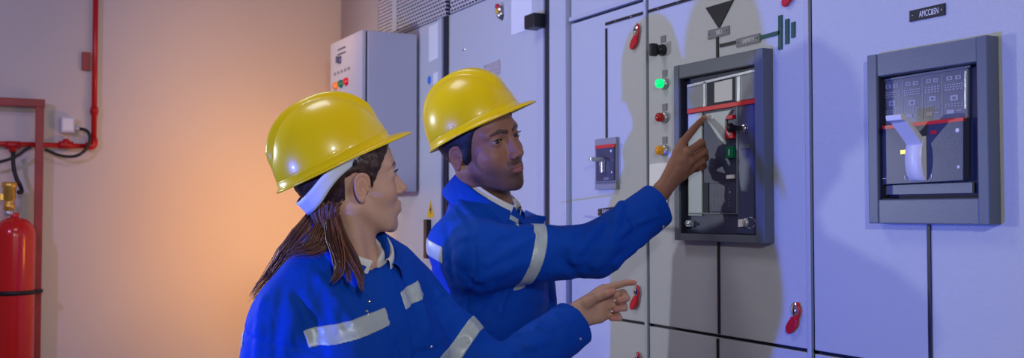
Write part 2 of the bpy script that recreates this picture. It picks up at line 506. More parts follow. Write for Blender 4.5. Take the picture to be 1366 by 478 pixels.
# paper, faded plate and screw on the door behind the man
quadslab('paper_sheet', M['paper'], cab2, [(682, -12), (709.5, -24), (709.5, 37.5), (682, 47)], X0 - .0014, X0 - .0001)
quadslab('faded_label', M['plate'] if 0 else mat('faded_label_print', (.42, .37, .36, 1), .5, var=.25, vscale=70), cab2, [(645, 88), (667, 79), (667, 98), (645, 107)], X0 - .0012, X0 - .0001)
bb = MB(); yy, zz = cab(619, 66); bb.lathe([(0, .004), (.006, .003), (.007, 0)], (X0, yy, zz), (-1, 0, 0), 16); bb.build('screw', M['chrome'], cab2)

# ------------------------------------------------------------------ lettering plates and the mimic diagram
def strip(parent, corners, m=None, name='mimic_strip'):
    return quadslab(name, m or M['black'], parent, corners, X0 - .003, X0 - .0001, .0006)
W = .0042
def vstrip(parent, px, py_top, py_bot, m=None, w=W, ztop=None):
    y = Yp(px, (py_top + py_bot) / 2); zt = Zp(px, py_top); zb = Zp(px, py_bot)
    return slab('mimic_strip', m or M['black'], parent, y - w, y + w, zb, zt, X0 - .003, X0 - .0001, .0006)
# narrow cabinet
y810 = Yp(809.5, 110); zt = Zp(809.5, 32)
vstrip(cab3, 809.5, 38, 184)
slab('mimic_strip', M['black'], cab3, YB[1] + .0135, y810 + W, zt - W, zt + W, X0 - .003, X0 - .0001, .0006)
slab('mimic_strip', M['black'], cab4, Yp(932, 0), YB[1] - .006, zt - W, zt + W, X0 - .003, X0 - .0001, .0006)
for e, ppx in ((cab3, (822, 843)), (cab4, (879, 905))):
    for px in ppx:
        bb = MB(); bb.lathe([(0, .0045), (.0018, .004), (.0022, .003)], (X0, Yp(px, 20), zt), (-1, 0, 0), 10); bb.build('rivet', M['chrome'], e)
# big breaker cabinet
quadslab('mimic_triangle', M['black'], cab4, [(941, 10.5), (978, -.5), (958.5, 38)], X0 - .003, X0 - .0001)
vstrip(cab4, 958.5, 452, 520)
zb = Zp(962, 61); slab('mimic_strip', M['black'], cab4, Yp(986, 56), Yp(961, 61), zb - W, zb + W, X0 - .003, X0 - .0001, .0006)
strip(cab4, [(1010, 48.5), (1040, 40.3), (1040, 46.2), (1010, 54)], M['green'], 'earth_symbol')
for a in ([(1037.8, 21), (1042.8, 19.6), (1042.8, 65.5), (1037.8, 66.8)], [(1046.8, 26), (1052, 24.6), (1052, 58), (1046.8, 59.5)],
          [(1055, 30), (1060, 28.6), (1060, 49.5), (1055, 51)]):
    strip(cab4, a, M['green'], 'earth_symbol')
def nameplate(parent, corners, s, m, ml, th, tw, fx=.5, name='name_plate'):
    o = quadslab(name, m, parent, corners, X0 - .0035, X0 - .0001, .0005)
    (pa, pb, pc, pd) = corners
    cx = pa[0] * (1 - fx) + pb[0] * fx; cy = ((pa[1] + pd[1]) * (1 - fx) + (pb[1] + pc[1]) * fx) / 2
    y, z = cab(cx, cy, X0 - .0037)
    text_mesh('lettering', s, ml, o, (X0 - .0037, y, z), th, tw)
    for q, f in ((0, .09), (1, .91)):
        x = pa[0] * (1 - f) + pb[0] * f; yv = ((pa[1] + pd[1]) * (1 - f) + (pb[1] + pc[1]) * f) / 2
        bb = MB(); y, z = cab(x, yv, X0 - .0037); bb.lathe([(0, .0014), (.0016, .001), (.002, 0)], (X0 - .0034, y, z), (-1, 0, 0), 10)
        bb.build('screw', M['dletter'] if m is M['plate'] else M['chrome'], o)
    return o
nameplate(cab4, [(944, 40.7), (972, 34), (972, 45.5), (944, 52.7)], 'YE0.1', M['plate'], M['letter'], .011, .022, .52)
nameplate(cab4, [(982, 52), (1013, 44), (1013, 56), (982, 63.4)], 'LINE PROTN', M['plate'], M['letter'], .009, .040, .52)
nameplate(cab5, [(1213, 14.6), (1260, 3.8), (1260, 20), (1213, 29.3)], 'AMCC&SN', M['black'], M['letter'], .012, .044, .55)
nameplate(cab3, [(797.5, 279), (818.5, 276), (818.5, 284.5), (797.5, 288)], 'E1U0', M['black'], M['letter'], .010, .034, .5)

# white card beside the lamps
card = quadslab('white_card', mat('white_card', (.92, .93, .94, 1), .35), cab4, [(866.5, 219.5), (890, 217), (890, 300), (866.5, 300)], X0 - .0035, X0 - .0001)

# ------------------------------------------------------------------ lamps and the selector
def lamp(px, py, m, label):
    y, z = cab(px + 5, py)
    bb = MB(); bb.lathe([(0, 0), (.0155, 0), (.0155, .006), (.0125, .010), (0, .010)], (X0 - .0001, y, z), (-1, 0, 0), 28)
    col = bb.build('indicator_lamp', M['silver'], cab4); props(col, label)
    bb = MB(); bb.lathe([(.0118, .0101), (.0122, .019), (.0105, .0245), (.006, .0275), (0, .0285)], (X0, y, z), (-1, 0, 0), 28)
    bb.build('lens', m, col)
    z2 = z + .028
    slab('legend_plate', M['plate'], cab4, y - .011, y + .009, z2 - .010, z2 + .008, X0 - .0025, X0 - .0001, .0006)
lamp(882, 112, M['lampgreen'], 'green lit indicator lamp')
lamp(882, 157, M['lampred'], 'red indicator lamp')
lamp(882, 201, M['lampamber'], 'amber indicator lamp')
y, z = cab(885, 67)
bb = MB(); bb.lathe([(0, 0), (.0155, 0), (.0155, .007), (.013, .012), (.013, .022), (0, .022)], (X0 - .0001, y, z), (-1, 0, 0), 28)
sel = bb.build('selector_switch', M['black'], cab4)
bb = MB(); bb.poly([(y - .006, z - .018), (y + .006, z - .018), (y + .007, z + .015), (y - .007, z + .015)], X0 - .042, X0 - .0221); bb.build('switch_knob', M['black'], sel, bevel=.002)
slab('legend_plate', M['plate'], cab4, y - .011, y + .009, z + .020, z + .038, X0 - .0025, X0 - .0001, .0006)

def lock(parent, px, py, swing=-.35, size=1.0, dark=False):
    """oval quarter-turn lock with a red swing cap hanging from it"""
    y, z = cab(px, py)
    bb = MB()
    prof = [(.0, .008), (.006, .008), (.0075, .006), (.012, .0045), (.0135, 0)]
    bb.lathe([(r * size, h) for r, h in prof], (X0 - .0001, y, z), (-1, 0, 0), 28)
    for v in bb.bm.verts: v.co.z = z + (v.co.z - z) * 1.35
    lo = bb.build('door_lock', M['chrome'], parent)
    bb = MB(); bb.box(X0 - .0092, X0 - .0078, y - .0012, y + .0012, z - .005, z + .005); bb.build('keyhole', M['black'], lo)
    bb = MB()
    pts = []; a0 = 1.0
    for k in range(13):
        a = a0 - k / 12 * 3.2
        pts.append((X0 - .006, y - math.cos(a) * .0155 * size, z + math.sin(a) * .0195 * size))
    bb.tube(pts, [.0035 * size] * 13, 8)
    # the flap
    sgn = 1
    fl = [(y + .000, z - .012), (y - .012, z - .018), (y - .009, z - .034), (y + .003, z - .045), (y + .013, z - .051), (y + .021, z - .047), (y + .022, z - .036), (y + .014, z - .024)]
    fl = [(y + (a - y) * size, z + (c - z) * size) for a, c in fl]
    bb.poly(fl, X0 - .011, X0 - .003)
    bb.build('red_lock_cap', M['red'], lo, bevel=.0015)
    return lo
lock(cab3, 850, 41); lock(cab4, 1062, 414, size=1.05); lock(cab3, 850, 389); lock(cab3, 851, 478)
lock(cab4, 1056, -22)
y, z = cab(670, 17)
bb = MB(); bb.lathe([(0, .02), (.010, .018), (.013, .008), (.015, 0)], (X0 - .0001, y, z), (-1, 0, 0), 24)
for v in bb.bm.verts: v.co.z = z + (v.co.z - z) * 1.9
lo = bb.build('door_lock', M['chrome'], cab2)
bb = MB(); bb.lathe([(0, .012), (.008, .010), (.009, 0)], (X0 - .014, y + .002, z + .020), (-1, 0, .3), 16); bb.build('lock_cap', M['red'], lo)
bb = MB(); bb.lathe([(0, .012), (.008, .010), (.009, 0)], (X0 - .014, y + .002, z + .002), (-1, 0, .3), 16); bb.build('lock_cap', M['yellow'], lo)

# ------------------------------------------------------------------ breakers
def bezel(e, outer, inner, p, groove=None):
    """picture-frame moulding; outer / inner = y0,y1,z0,z1; p = how far it stands off the door"""
    Y0, Y1, Z0, Z1 = outer; a0, a1, c0, c1 = inner
    bb = MB(); xf = X0 - p; xb = X0 - .0001
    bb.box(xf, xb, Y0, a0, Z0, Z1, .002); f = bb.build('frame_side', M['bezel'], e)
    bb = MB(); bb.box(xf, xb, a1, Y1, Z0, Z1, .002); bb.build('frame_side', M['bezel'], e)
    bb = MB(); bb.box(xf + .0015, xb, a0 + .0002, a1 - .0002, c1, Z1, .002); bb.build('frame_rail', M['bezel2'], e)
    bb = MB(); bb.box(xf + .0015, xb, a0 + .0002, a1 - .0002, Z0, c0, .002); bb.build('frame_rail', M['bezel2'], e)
    bb = MB()
    t = .002
    bb.box(xf + .006, xb, a0, a0 + t, c0, c1); bb.box(xf + .006, xb, a1 - t, a1, c0, c1)
    bb.box(xf + .006, xb, a0, a1, c0, c0 + t); bb.box(xf + .006, xb, a0, a1, c1 - t, c1)
    bb.build('recess_shade', M['gap'], e)  # dark lining paints in the shade and gap inside the frame
    return f

# --- the big breaker the man points at
p1 = .030; xf = X0 - p1
yR = Yp(1018.5, 200, xf); yL = Yp(899, 200, xf); zT1 = Zp(899, 88.5, xf); zB1 = Zp(899, 320, xf)
zT1b = Zp(1018.5, 63, xf); zB1b = Zp(1018.5, 326, xf)
print('brk1 z', zT1, zT1b, zB1, zB1b, 'y', yR, yL)
zT1 = (zT1 + zT1b) / 2; zB1 = (zB1 + zB1b) / 2
iR = Yp(1007, 200, xf); iL = Yp(905.5, 200, xf); iT = Zp(1007, 85.5, xf); iB = Zp(1007, 314.5, xf)
brk = empty('circuit_breaker', (X0, (yR + yL) / 2, (zT1 + zB1) / 2), 'large grey framed withdrawable circuit breaker the man points at', 'circuit breaker')
bezel(brk, (yR, yL, zB1, zT1), (iR, iL, iB, iT), p1)
XF = X0 - .006
def on(name, m, corners, xf=XF, th=.003, parent=None, bev=0, e=None):
    return quadslab(name, m, parent or e or brk, corners, xf, xf + th, bev)
slab('front_face', M['facedark'], brk, iR + .002, iL - .002, iB + .002, iT - .002, XF + .0005, X0 - .0002, 0)
on('control_column', M['facemid'], [(984, 137), (1007.5, 134), (1007.5, 313), (984, 311)], XF - .004, .004)
cov = on('clear_cover', mat('clear_grey_cover', (.30, .33, .35, 1), .15, coat=.6, bump=.4, bscale=40), [(916.5, 113), (1007, 92), (1007, 131), (916.5, 146)], XF - .006, .006, bev=.001)
on('cover_rib', M['silver'], [(938, 110), (941, 109), (941, 142), (938, 142.5)], XF - .009, .003, cov)
on('cover_rib', M['silver'], [(916.5, 113.5), (1007, 92.5), (1007, 95.5), (916.5, 116.5)], XF - .009, .003, cov)
on('cover_rib', M['silver'], [(983, 103), (987, 102), (987, 135), (983, 135.5)], XF - .009, .003, cov)
on('window_panel', M['gap'], [(943, 111), (980, 102.5), (980, 138), (943, 143)], XF - .0075, .0015, cov)
on('rating_card', mat('rating_card', (.62, .62, .62, 1), .4), [(953, 110.5), (976.5, 105), (976.5, 133.5), (953, 137)], XF - .009, .0015, cov)
on('red_strip', M['redstrip'], [(916.5, 146.2), (1007.5, 131.6), (1007.5, 137.6), (916.5, 152)], XF - .010, .010, bev=.0008)
on('ribbed_cover', M['palegrey'], [(918, 153), (936, 150), (936, 288), (918, 288)], XF - .004, .004, bev=.001)
on('lit_cover_patch', M['palegrey'], [(941, 152), (975, 146.5), (967, 160), (966.5, 193), (958, 184), (944, 163)], XF - .006, .006, bev=.001)  # pale plate whose outline follows the shadow edge across the cover
on('rack_slot', M['gap'], [(938, 244), (945, 244), (945, 286), (938, 286)], XF - .002, .002)
on('divider', M['bezel2'], [(982, 140), (984, 139.5), (984, 284), (982, 284)], XF - .006, .006)
on('divider', M['bezel2'], [(919, 284), (984, 284), (984, 286), (919, 286)], XF - .006, .006)
bb = MB(); yy, zz = cab(950, 158, XF - .006); bb.lathe([(0, .002), (.004, .0015), (.0045, 0)], (XF - .006, yy, zz), (-1, 0, 0), 16); bb.build('screw', M['white'], brk)
def button(corners, m, s, sz, nm):
    o = on(nm, m, corners, XF - .009, .009, bev=.001)
    if s:
        cx = sum(q[0] for q in corners) / 4; cy = sum(q[1] for q in corners) / 4
        yy, zz = cab(cx, cy, XF - .009); text_mesh('lettering', s, M['letter'], o, (XF - .0093, yy, zz), sz, sz * (.7 if s != 'I' else .18))
    return o
button([(969, 154.3), (977, 153), (977, 158.5), (969, 159.8)], M['red'], None, 0, 'trip_flag')
button([(967.5, 168), (977.5, 166.5), (977.5, 184.5), (967.5, 186)], M['red'], 'O', .014, 'open_button')
button([(967.5, 196), (977.5, 195), (977.5, 210.5), (967.5, 211.5)], M['greenbtn'], 'I', .014, 'close_button')
button([(968.5, 234), (976.5, 233.2), (976.5, 238.4), (968.5, 239.2)], M['white'], None, 0, 'state_flag')
on('small_plate', M['bezel2'], [(986.5, 193.5), (998.5, 192), (998.5, 198), (986.5, 199.5)], XF - .008, .004)
yy, zz = cab(993, 171.5, XF - .004)
bb = MB(); bb.lathe([(0, .008), (.008, .008), (.0105, .005), (.011, 0)], (XF - .004, yy, zz), (-1, 0, 0), 24); kl = bb.build('key_lock', M['chrome'], brk)
bb = MB(); bb.box(XF - .040, XF - .012, yy - .0015, yy + .0015, zz - .006, zz + .006, .001); bb.lathe([(0, -.002), (.011, -.002), (.011, .002), (0, .002)], (XF - .045, yy, zz), (0, 1, 0), 20)
bb.build('key', M['black'], kl)
kp = on('protection_unit', M['facedark'], [(946, 245), (981, 243.5), (981, 283), (946, 283)], XF - .005, .003, bev=.001)
bb = MB()
for i in range(4):
    for j in range(6):
        yy, zz = cab(951 + i * 5.2 + (6 if i == 3 else 0), 252 + j * 4.6, XF - .005); bb.box(XF - .0062, XF - .005, yy - .0022, yy + .0022, zz - .0009, zz + .0009)
bb.build('key_marks', M['plate'], kp)
yy, zz = cab(973.5, 257, XF - .005)
bb = MB(); bb.lathe([(0, .0025), (.004, .002), (.0045, 0)], (XF - .005, yy, zz), (-1, 0, 0), 16); bb.build('selector_button', M['bezel2'], kp)
bb = MB(); yy, zz = cab(921, 298.5, XF); bb.box(XF - .012, XF - .0002, yy - .016, yy + .004, zz - .008, zz + .008, .002)
bb.tube([(XF - .010, yy + .004, zz), (XF - .016, yy - .022, zz + .001)], .0045, 12); bb.build('racking_socket', M['silver'], brk)
on('small_label', M['white'], [(984.5, 293), (991.5, 292.6), (991.5, 302.5), (984.5, 303)], XF - .006, .006)
yy, zz = cab(997, 297.5, XF); bb = MB(); bb.lathe([(0, .010), (.006, .010), (.0085, .007), (.009, 0)], (XF, yy, zz), (-1, 0, 0), 24)
for v in bb.bm.verts: v.co.z = zz + (v.co.z - zz) * 1.3
bb.build('round_key', M['silver'], brk)
bb = MB()
for a0 in range(0, 360, 60):
    pts = []
    for k in range(6):
        a = (a0 + k * 7.5) * D2R; q = cab(1000.5 + 7 * math.cos(a), 297.5 - 7.2 * math.sin(a), XF - .0045); pts.append((XF - .0045, q[0], q[1]))
    bb.tube(pts, .0007, 6)
bb.build('outline_mark', M['letter'], brk)

# --- the second breaker with the lever
def lever_breaker(e, o, i, p, face, red, drum, arm, circ, ledge, small=False):
    pass
p2 = .032; xf = X0 - p2
yR = Yp(1318, 170, xf); yL = Yp(1157.5, 170, xf)
zT2 = (Zp(1157.5, 75, xf) + Zp(1318, 45, xf)) / 2; zB2 = (Zp(1157.5, 298.5, xf) + Zp(1318, 300, xf)) / 2
print('brk2', Zp(1157.5, 75, xf), Zp(1318, 45, xf), Zp(1157.5, 298.5, xf), Zp(1318, 300, xf), yR, yL)
iR = Yp(1303.5, 170, xf); iL = Yp(1170, 170, xf); iT = (Zp(1170, 103, xf) + Zp(1303, 81, xf)) / 2; iB = (Zp(1170, 266.5, xf) + Zp(1304, 265, xf)) / 2
b2 = empty('circuit_breaker', (X0, (yR + yL) / 2, (zT2 + zB2) / 2), 'slate framed circuit breaker with a pale lever under the AMCC&SN plate', 'circuit breaker')
bezel(b2, (yR, yL, zB2, zT2), (iR, iL, iB, iT), p2)
slab('back_plate', M['gap'], b2, iR + .002, iL - .002, iB + .002, iT - .002, X0 - .004, X0 - .0002, 0)
xq = X0 - .010
def on2(name, m, corners, xf, th, parent=None, bev=0): return quadslab(name, m, parent or b2, corners, xf, xf + th, bev)
pcv = on2('printed_cover', M['circuit'], [(1174, 109), (1291, 90), (1291, 158), (1174, 170)], xq, .006, bev=.001)
# print and parts seen through the clear cover
pm = mat('pale_printed_marks', (.36, .36, .40, 1), .5); bb = MB(); bd = MB()
c0 = cab(1176, 111, xq); c1 = cab(1289, 93, xq); c2 = cab(1289, 154, xq)
yl, yr, zt_, zb_0 = c0[0], c1[0], (c0[1] + c1[1]) / 2, c2[1]
U = lambda u: yl + (yr - yl) * u
Vv = lambda v: zt_ + (zb_0 - zt_) * v
def rc(m_, u0, u1, v0, v1, t=.0008): m_.box(xq - t, xq, min(U(u0), U(u1)), max(U(u0), U(u1)), min(Vv(v0), Vv(v1)), max(Vv(v0), Vv(v1)))
rr = random.Random(4)
for u in (.26, .5, .73): rc(bb, u, u + .006, .02, .98)
for ci, (u0, u1) in enumerate(((.03, .24), (.28, .48), (.53, .71), (.76, .97))):
    w_ = u1 - u0
    for k in range(2): rc(bb, u0 + w_ * (.12 + .45 * k), u0 + w_ * (.42 + .45 * k), .08, .17)
    rc(bd, u0 + w_ * .2, u0 + w_ * .34, .10, .15, .0012); rc(bd, u0 + w_ * .66, u0 + w_ * .8, .10, .15, .0012)
    for r_ in range(3):
        n_ = rr.randint(5, 8)
        for k in range(n_): rc(bb, u0 + w_ * (k + .1) / n_, u0 + w_ * (k + .75) / n_, .26 + r_ * .055, .285 + r_ * .055)
    rc(bb, u0 + w_ * .30, u0 + w_ * .70, .48 + .04 * (ci % 2), .60 + .04 * (ci % 2)); rc(bd, u0 + w_ * .42, u0 + w_ * .58, .51 + .04 * (ci % 2), .57 + .04 * (ci % 2), .0012)
    for r_ in range(2):
        for k in range(6): rc(bb, u0 + w_ * (k + .15) / 6, u0 + w_ * (k + .6) / 6, .70 + r_ * .05, .725 + r_ * .05)
    rc(bb, u0 + w_ * .1, u0 + w_ * .5, .84, .93); rc(bb, u0 + w_ * .62, u0 + w_ * .9, .86, .88)
props(bb.build('printed_marks', pm, pcv), kind='stuff'); props(bd.build('dark_marks', M['bezel'], pcv), kind='stuff')
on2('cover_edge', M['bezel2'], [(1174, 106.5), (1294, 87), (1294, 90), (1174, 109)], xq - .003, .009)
on2('cover_edge', M['silver'], [(1286.5, 95), (1288.5, 94.6), (1288.5, 145), (1286.5, 145)], xq - .002, .002)
xq2 = X0 - .020
ff = on2('front_face', M['facedark'], [(1172.5, 169), (1285, 158), (1285, 241), (1172.5, 247)], xq2, .0195, bev=.001)
on2('red_strip', M['redstrip'], [(1172.5, 168.7), (1285, 156.5), (1285, 161.5), (1172.5, 173.5)], xq2 - .001, .004, ff)
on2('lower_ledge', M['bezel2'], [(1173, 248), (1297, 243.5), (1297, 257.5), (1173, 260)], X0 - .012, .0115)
# drum and lever arm
y0 = Yp(1236, 215, xq2); y1 = Yp(1214, 215, xq2); zc = Zp(1227, 212, xq2)
bb = MB(); n = 24; R = .043
prof = [(xq2 + .004 - math.cos(a) * .018, zc + math.sin(a) * R) for a in [(-80 + 160 * k / n) * D2R for k in range(n + 1)]]
va = [bb.bm.verts.new((x, y0, z)) for x, z in prof]; vb = [bb.bm.verts.new((x, y1, z)) for x, z in prof]
for k in range(n): bb.bm.faces.new((va[k], va[k + 1], vb[k + 1], vb[k])).smooth = True
bb.bm.faces.new(va); bb.bm.faces.new(vb[::-1]); bb.bm.faces.new((va[0], vb[0], vb[-1], va[-1]))
levm = mat('pale_lever_plastic', (.72, .72, .78, 1), .35, bump=.1)
dr = bb.build('lever_drum', levm, b2)
bb = MB()
za, zb_ = zc + .030, zc + .058
prof = [(xq2 - .004, za - .010), (xq2 - .004, za + .008), (xq2 - .056, zb_ + .024), (xq2 - .066, zb_ + .022), (xq2 - .064, zb_ + .012), (xq2 - .052, zb_ + .010)]
va = [bb.bm.verts.new((x, y0 + .001, z)) for x, z in prof]; vb = [bb.bm.verts.new((x, y1 - .001, z)) for x, z in prof]; n = len(prof)
for k in range(n): bb.bm.faces.new((va[k], va[(k + 1) % n], vb[(k + 1) % n], vb[k]))
bb.bm.faces.new(va[::-1]); bb.bm.faces.new(vb)
bb.build('lever_arm', levm, dr, bevel=.0015)
def dot(px, py, r, m, parent, x=xq2, nm='mark'):
    yy, zz = cab(px, py, x); bb = MB(); bb.lathe([(0, .0012), (r * .8, .001), (r, 0)], (x, yy, zz), (-1, 0, 0), 16); return bb.build(nm, m, parent)
dot(1277, 174, .0042, M['letter'], ff, nm='screw'); dot(1278.5, 223, .003, M['letter'], ff, nm='screw'); dot(1243, 199, .0015, M['greenbtn'], ff)
on2('position_label', M['brass'], [(1201, 200.5), (1213, 199.5), (1213, 205), (1201, 206)], xq2 - .001, .0015, ff)
on2('trip_label', M['red'], [(1241, 175), (1249, 174), (1249, 178.5), (1241, 179.5)], xq2 - .001, .0015, ff)
on2('trip_label', M['red'], [(1201, 179.5), (1207, 179), (1207, 182.5), (1201, 183)], xq2 - .001, .0015, ff)
for s, px, py in (('O', 1208, 237), ('I', 1243, 235)):
    yy, zz = cab(px, py, xq2); text_mesh('lettering', s, M['letter'], ff, (xq2 - .0006, yy, zz), .007, .0055 if s == 'O' else .0015)
on2('mark', M['letter'], [(1175, 238), (1182, 238), (1182, 238.8), (1175, 238.8)], xq2 - .0008, .001, ff)

def zstrip(e, px, z0, z1, w=W):
    y = Yp(px, 200); slab('mimic_strip', M['black'], e, y - w, y + w, z0, z1, X0 - .003, X0 - .0001, .0006)
zstrip(cab4, 958.5, zT1 + .001, Zp(958.5, 47)); zstrip(cab4, 958.5, ZS + .006, zB1 - .001); zstrip(cab5, 1238.5, ZS + .006, zB2 - .001, .0040)
# --- the small breaker on the narrow cabinet
p3 = .012; xf = X0 - p3
yR = Yp(821, 215, xf); yL = Yp(793.5, 215, xf); zT3 = Zp(807, 184.5, xf); zB3 = Zp(807, 253, xf)
b3 = empty('circuit_breaker', (X0, (yR + yL) / 2, (zT3 + zB3) / 2), 'small grey moulded case breaker at the foot of the black mimic line', 'circuit breaker')
bb = MB(); bb.box(xf, X0 - .0001, yR, yL, zB3, zT3, .002); bb.build('case', mat('case_grey', (.28, .28, .30, 1), .35), b3)
def on3(name, m, corners, xf, th, parent=None): return quadslab(name, m, parent or b3, corners, xf, xf + th, .0005)
f3 = on3('front_face', M['facedark'], [(795, 198), (818.5, 196), (818.5, 241), (795, 242)], xf - .006, .006)
on3('red_strip', M['redstrip'], [(794, 194.5), (819, 191.8), (819, 196.2), (794, 199)], xf - .007, .007)
on3('case_rib', M['bezel2'], [(794, 243.5), (822, 242.5), (822, 244.5), (794, 245.5)], xf - .002, .002)
yy, zz = cab(808.5, 214, xf)
bb = MB(); bb.box(xf - .018, xf - .006, yy - .006, yy + .006, zz - .036, zz + .004, .002); lv = bb.build('lever_slide', M['silver'], b3)
bb = MB(); bb.box(xf - .055, xf - .012, yy - .0065, yy + .0065, zz - .004, zz + .008, .002); bb.build('lever_arm', M['silver'], lv)
dot(815, 201.5, .004, M['letter'], f3, xf - .006, 'screw'); dot(816, 230, .003, M['letter'], f3, xf - .006, 'screw'); dot(813, 211, .003, M['red'], f3, xf - .006)
on3('mark', M['brass'], [(799, 217), (802, 217), (802, 221), (799, 221)], xf - .0068, .0012, f3)
on3('mark', M['plate'], [(805, 237), (812, 236.5), (812, 240), (805, 240.5)], xf - .0068, .0012, f3)

# ------------------------------------------------------------------ the box hung on the far cabinet
XB = 1.353
yA, yB = 3.84, 4.24; zA, zB = Zp(560, 256), Zp(482, 40, XB)
box = empty('control_box', (1.5, 4.04, zA), 'grey steel control box fixed to the far cabinet above the woman\'s helmet', 'control box')
slab('body', M['powder_box'], box, yA, yB, zA, zB, XB + .022, X0 - .013, .004)
dm = slab('door', M['powder_box'], box, yA, yB, zA, zB, XB, XB + .016, .003)
slab('door_gap', M['gap'], box, yA + .0015, yB - .004, zA + .004, zB - .004, XB + .0155, XB + .0235, 0)
slab('mounting_flange', M['powder_box'], box, yA - .022, yA + .1, zA - .0, zB - .01, X0 - .012, X0 - .0002 - .0005, .002) if 0 else None
for px, py, m, nm in ((449, 115, mat('orange_button', (.85, .22, .02, 1), .3), 'orange'), (456, 112, M['greenbtn'], 'green'), (463, 109, M['red'], 'red')):
    yy, zz = cab(px, py, XB); bb = MB(); bb.lathe([(0, .016), (.012, .015), (.0145, .008), (.017, .006), (.017, 0)], (XB, yy, zz), (-1, 0, 0), 20)
    props(bb.build('push_button', m, dm), nm + ' push button')
for k in range(5):
    px = 447 + k * 4.6; yy, zz = cab(px, 99 - k * 1.9, XB); bb = MB(); bb.box(XB - .002, XB, yy - .012, yy + .012, zz - .006, zz + .006); bb.build('legend_strip', M['plate'], dm)
for k in range(2):
    bb = MB(); a = cab(451, 67 + k * 6.5, XB); c = cab(461, 62 + k * 6.5, XB); bb.box(XB - .002, XB, c[0], a[0], a[1] - .003, a[1] + .003); bb.build('vent_slot', M['facedark'], dm)
yy, zz = cab(454, 80, XB); bb = MB(); bb.lathe([(0, .010), (.014, .008), (.018, 0)], (XB, yy, zz), (-1, 0, 0), 20)
bb.box(XB - .02, XB - .008, yy - .004, yy + .004, zz - .014, zz + .014, .001); bb.build('rotary_switch', M['facemid'], dm)

# ------------------------------------------------------------------ pipework on the back wall
YW = 4.84
def wp(px, py, off): q = wallp(px, py, YW - off); return (q[0], YW - off, q[1])
# frame of square tube in front of the extinguisher
fr = empty('pipe_stand', wp(51, 478, .06), 'dull red square tube stand rising beside the red cylinder', 'frame')
x1 = wp(60, 135, .06); xl = wp(47.5, 478, .06)
bb = MB(); bb.box(xl[0] - .014, xl[0] + .018, YW - .075, YW - .045, 0, x1[2] - .016, .003); bb.build('upright', M['framered'], fr)
bb = MB(); zt_ = wp(30, 137, .06)[2]; bb.box(-.32, x1[0], YW - .077, YW - .043, zt_ - .017, zt_ + .017, .003); bb.build('crossbar', M['framered'], fr)
bb = MB(); bb.box(xl[0] - .01, xl[0] + .01, YW - .045, YW - .0002, zt_ - .012, zt_ + .012, .002); bb.build('wall_bracket', M['framered'], fr)
# fire main
pz = .030
pp = empty('fire_pipe', wp(126, 195, pz), 'red painted water pipe turning down the wall', 'pipe')
xa = wp(126.5, 90, pz); zc_ = wp(60, 193.5, pz)[2]
bb = MB(); bb.tube([(xa[0], YW - pz, 2.6), (xa[0], YW - pz, zc_ + .02)], .0115, 20); bb.build('riser', M['pipe'], pp)
bb = MB(); bb.tube([(xa[0] - .02, YW - pz, zc_), (-.32, YW - pz, zc_)], .0105, 20); bb.build('branch', M['pipe'], pp)
bb = MB(); bb.tube([(xa[0], YW - pz, zc_ + .035), (xa[0], YW - pz, zc_ + .010), (xa[0] - .004, YW - pz, zc_ + .003), (xa[0] - .012, YW - pz, zc_), (xa[0] - .035, YW - pz, zc_)], .0165, 20); bb.build('elbow', M['pipe'], pp)
zz = wp(126, 148, pz)[2]; bb = MB(); bb.lathe([(.011, -.018), (.0165, -.016), (.0165, -.004), (.019, -.003), (.019, .003), (.0165, .004), (.0165, .016), (.011, .018)], (xa[0], YW - pz, zz), (0, 0, 1), 20); bb.build('coupling', M['pipe'], pp)
for px in (88, 17):
    q = wp(px, 193.5, pz); bb = MB(); bb.lathe([(.0105, -.03), (.0165, -.027), (.0165, .027), (.0105, .03)], q, (1, 0, 0), 20)
    bb.lathe([(.0145, 0), (.0145, .022 if px == 88 else -.03), (.008, .026 if px == 88 else -.034)], q, (0, 0, 1), 20); bb.build('tee', M['pipe'], pp)
q = wp(117, 82, .012); bb = MB(); bb.box(q[0] - .024, q[0] + .010, YW - .020, YW - .0002, q[2] - .040, q[2] + .040, .002)
props(bb.build('pipe_bracket', M['framered']), 'small dark red square plate fixed on the wall beside the vertical pipe', 'bracket')
# junction box, conduit and hose
q = wp(90, 167, .03)
jb = empty('junction_box', (q[0], YW, q[2]), 'small grey junction box on the wall above the red pipe', 'junction box')
bb = MB(); bb.box(q[0] - .028, q[0] + .028, YW - .05, YW - .0002, q[2] - .035, q[2] + .035, .005); bb.build('body', M['jbox'], jb)
bb = MB(); bb.box(q[0] - .021, q[0] + .021, YW - .053, YW - .0502, q[2] - .026, q[2] + .026, .001); bb.build('lid', M['white'], jb)
bb = MB(); bb.tube([wp(99, 171, .03), wp(107, 172, .03)], .009, 12); bb.build('cable_gland', M['jbox'], jb)
bb = MB(); pts = [wp(*a, .06 + .0 * i) for i, a in enumerate([(106, 172), (113, 173), (118, 177), (120, 184), (118, 193), (112, 202), (102, 208), (90, 209), (78, 207), (66, 202), (60, 199)])]
def smooth_pts(pts, n=6):
    pts = [np.array(p, float) for p in pts]; out = []
    for i in range(len(pts) - 1):
        p0 = pts[max(i - 1, 0)]; p1 = pts[i]; p2 = pts[i + 1]; p3 = pts[min(i + 2, len(pts) - 1)]
        for k in range(n):
            t = k / n; out.append(.5 * ((2 * p1) + (-p0 + p2) * t + (2 * p0 - 5 * p1 + 4 * p2 - p3) * t * t + (-p0 + 3 * p1 - 3 * p2 + p3) * t ** 3))
    return out + [pts[-1]]
bb.tube(smooth_pts(pts), .0065, 12); props(bb.build('conduit', M['rubber']), 'black flexible conduit looping under the grey junction box', 'cable')
bb = MB(); bb.tube(smooth_pts([wp(41, 196, .075), wp(34, 200, .08), wp(26, 206, .085), wp(14, 212, .085), wp(0, 216, .085), wp(-14, 219, .085)]), .0065, 12)
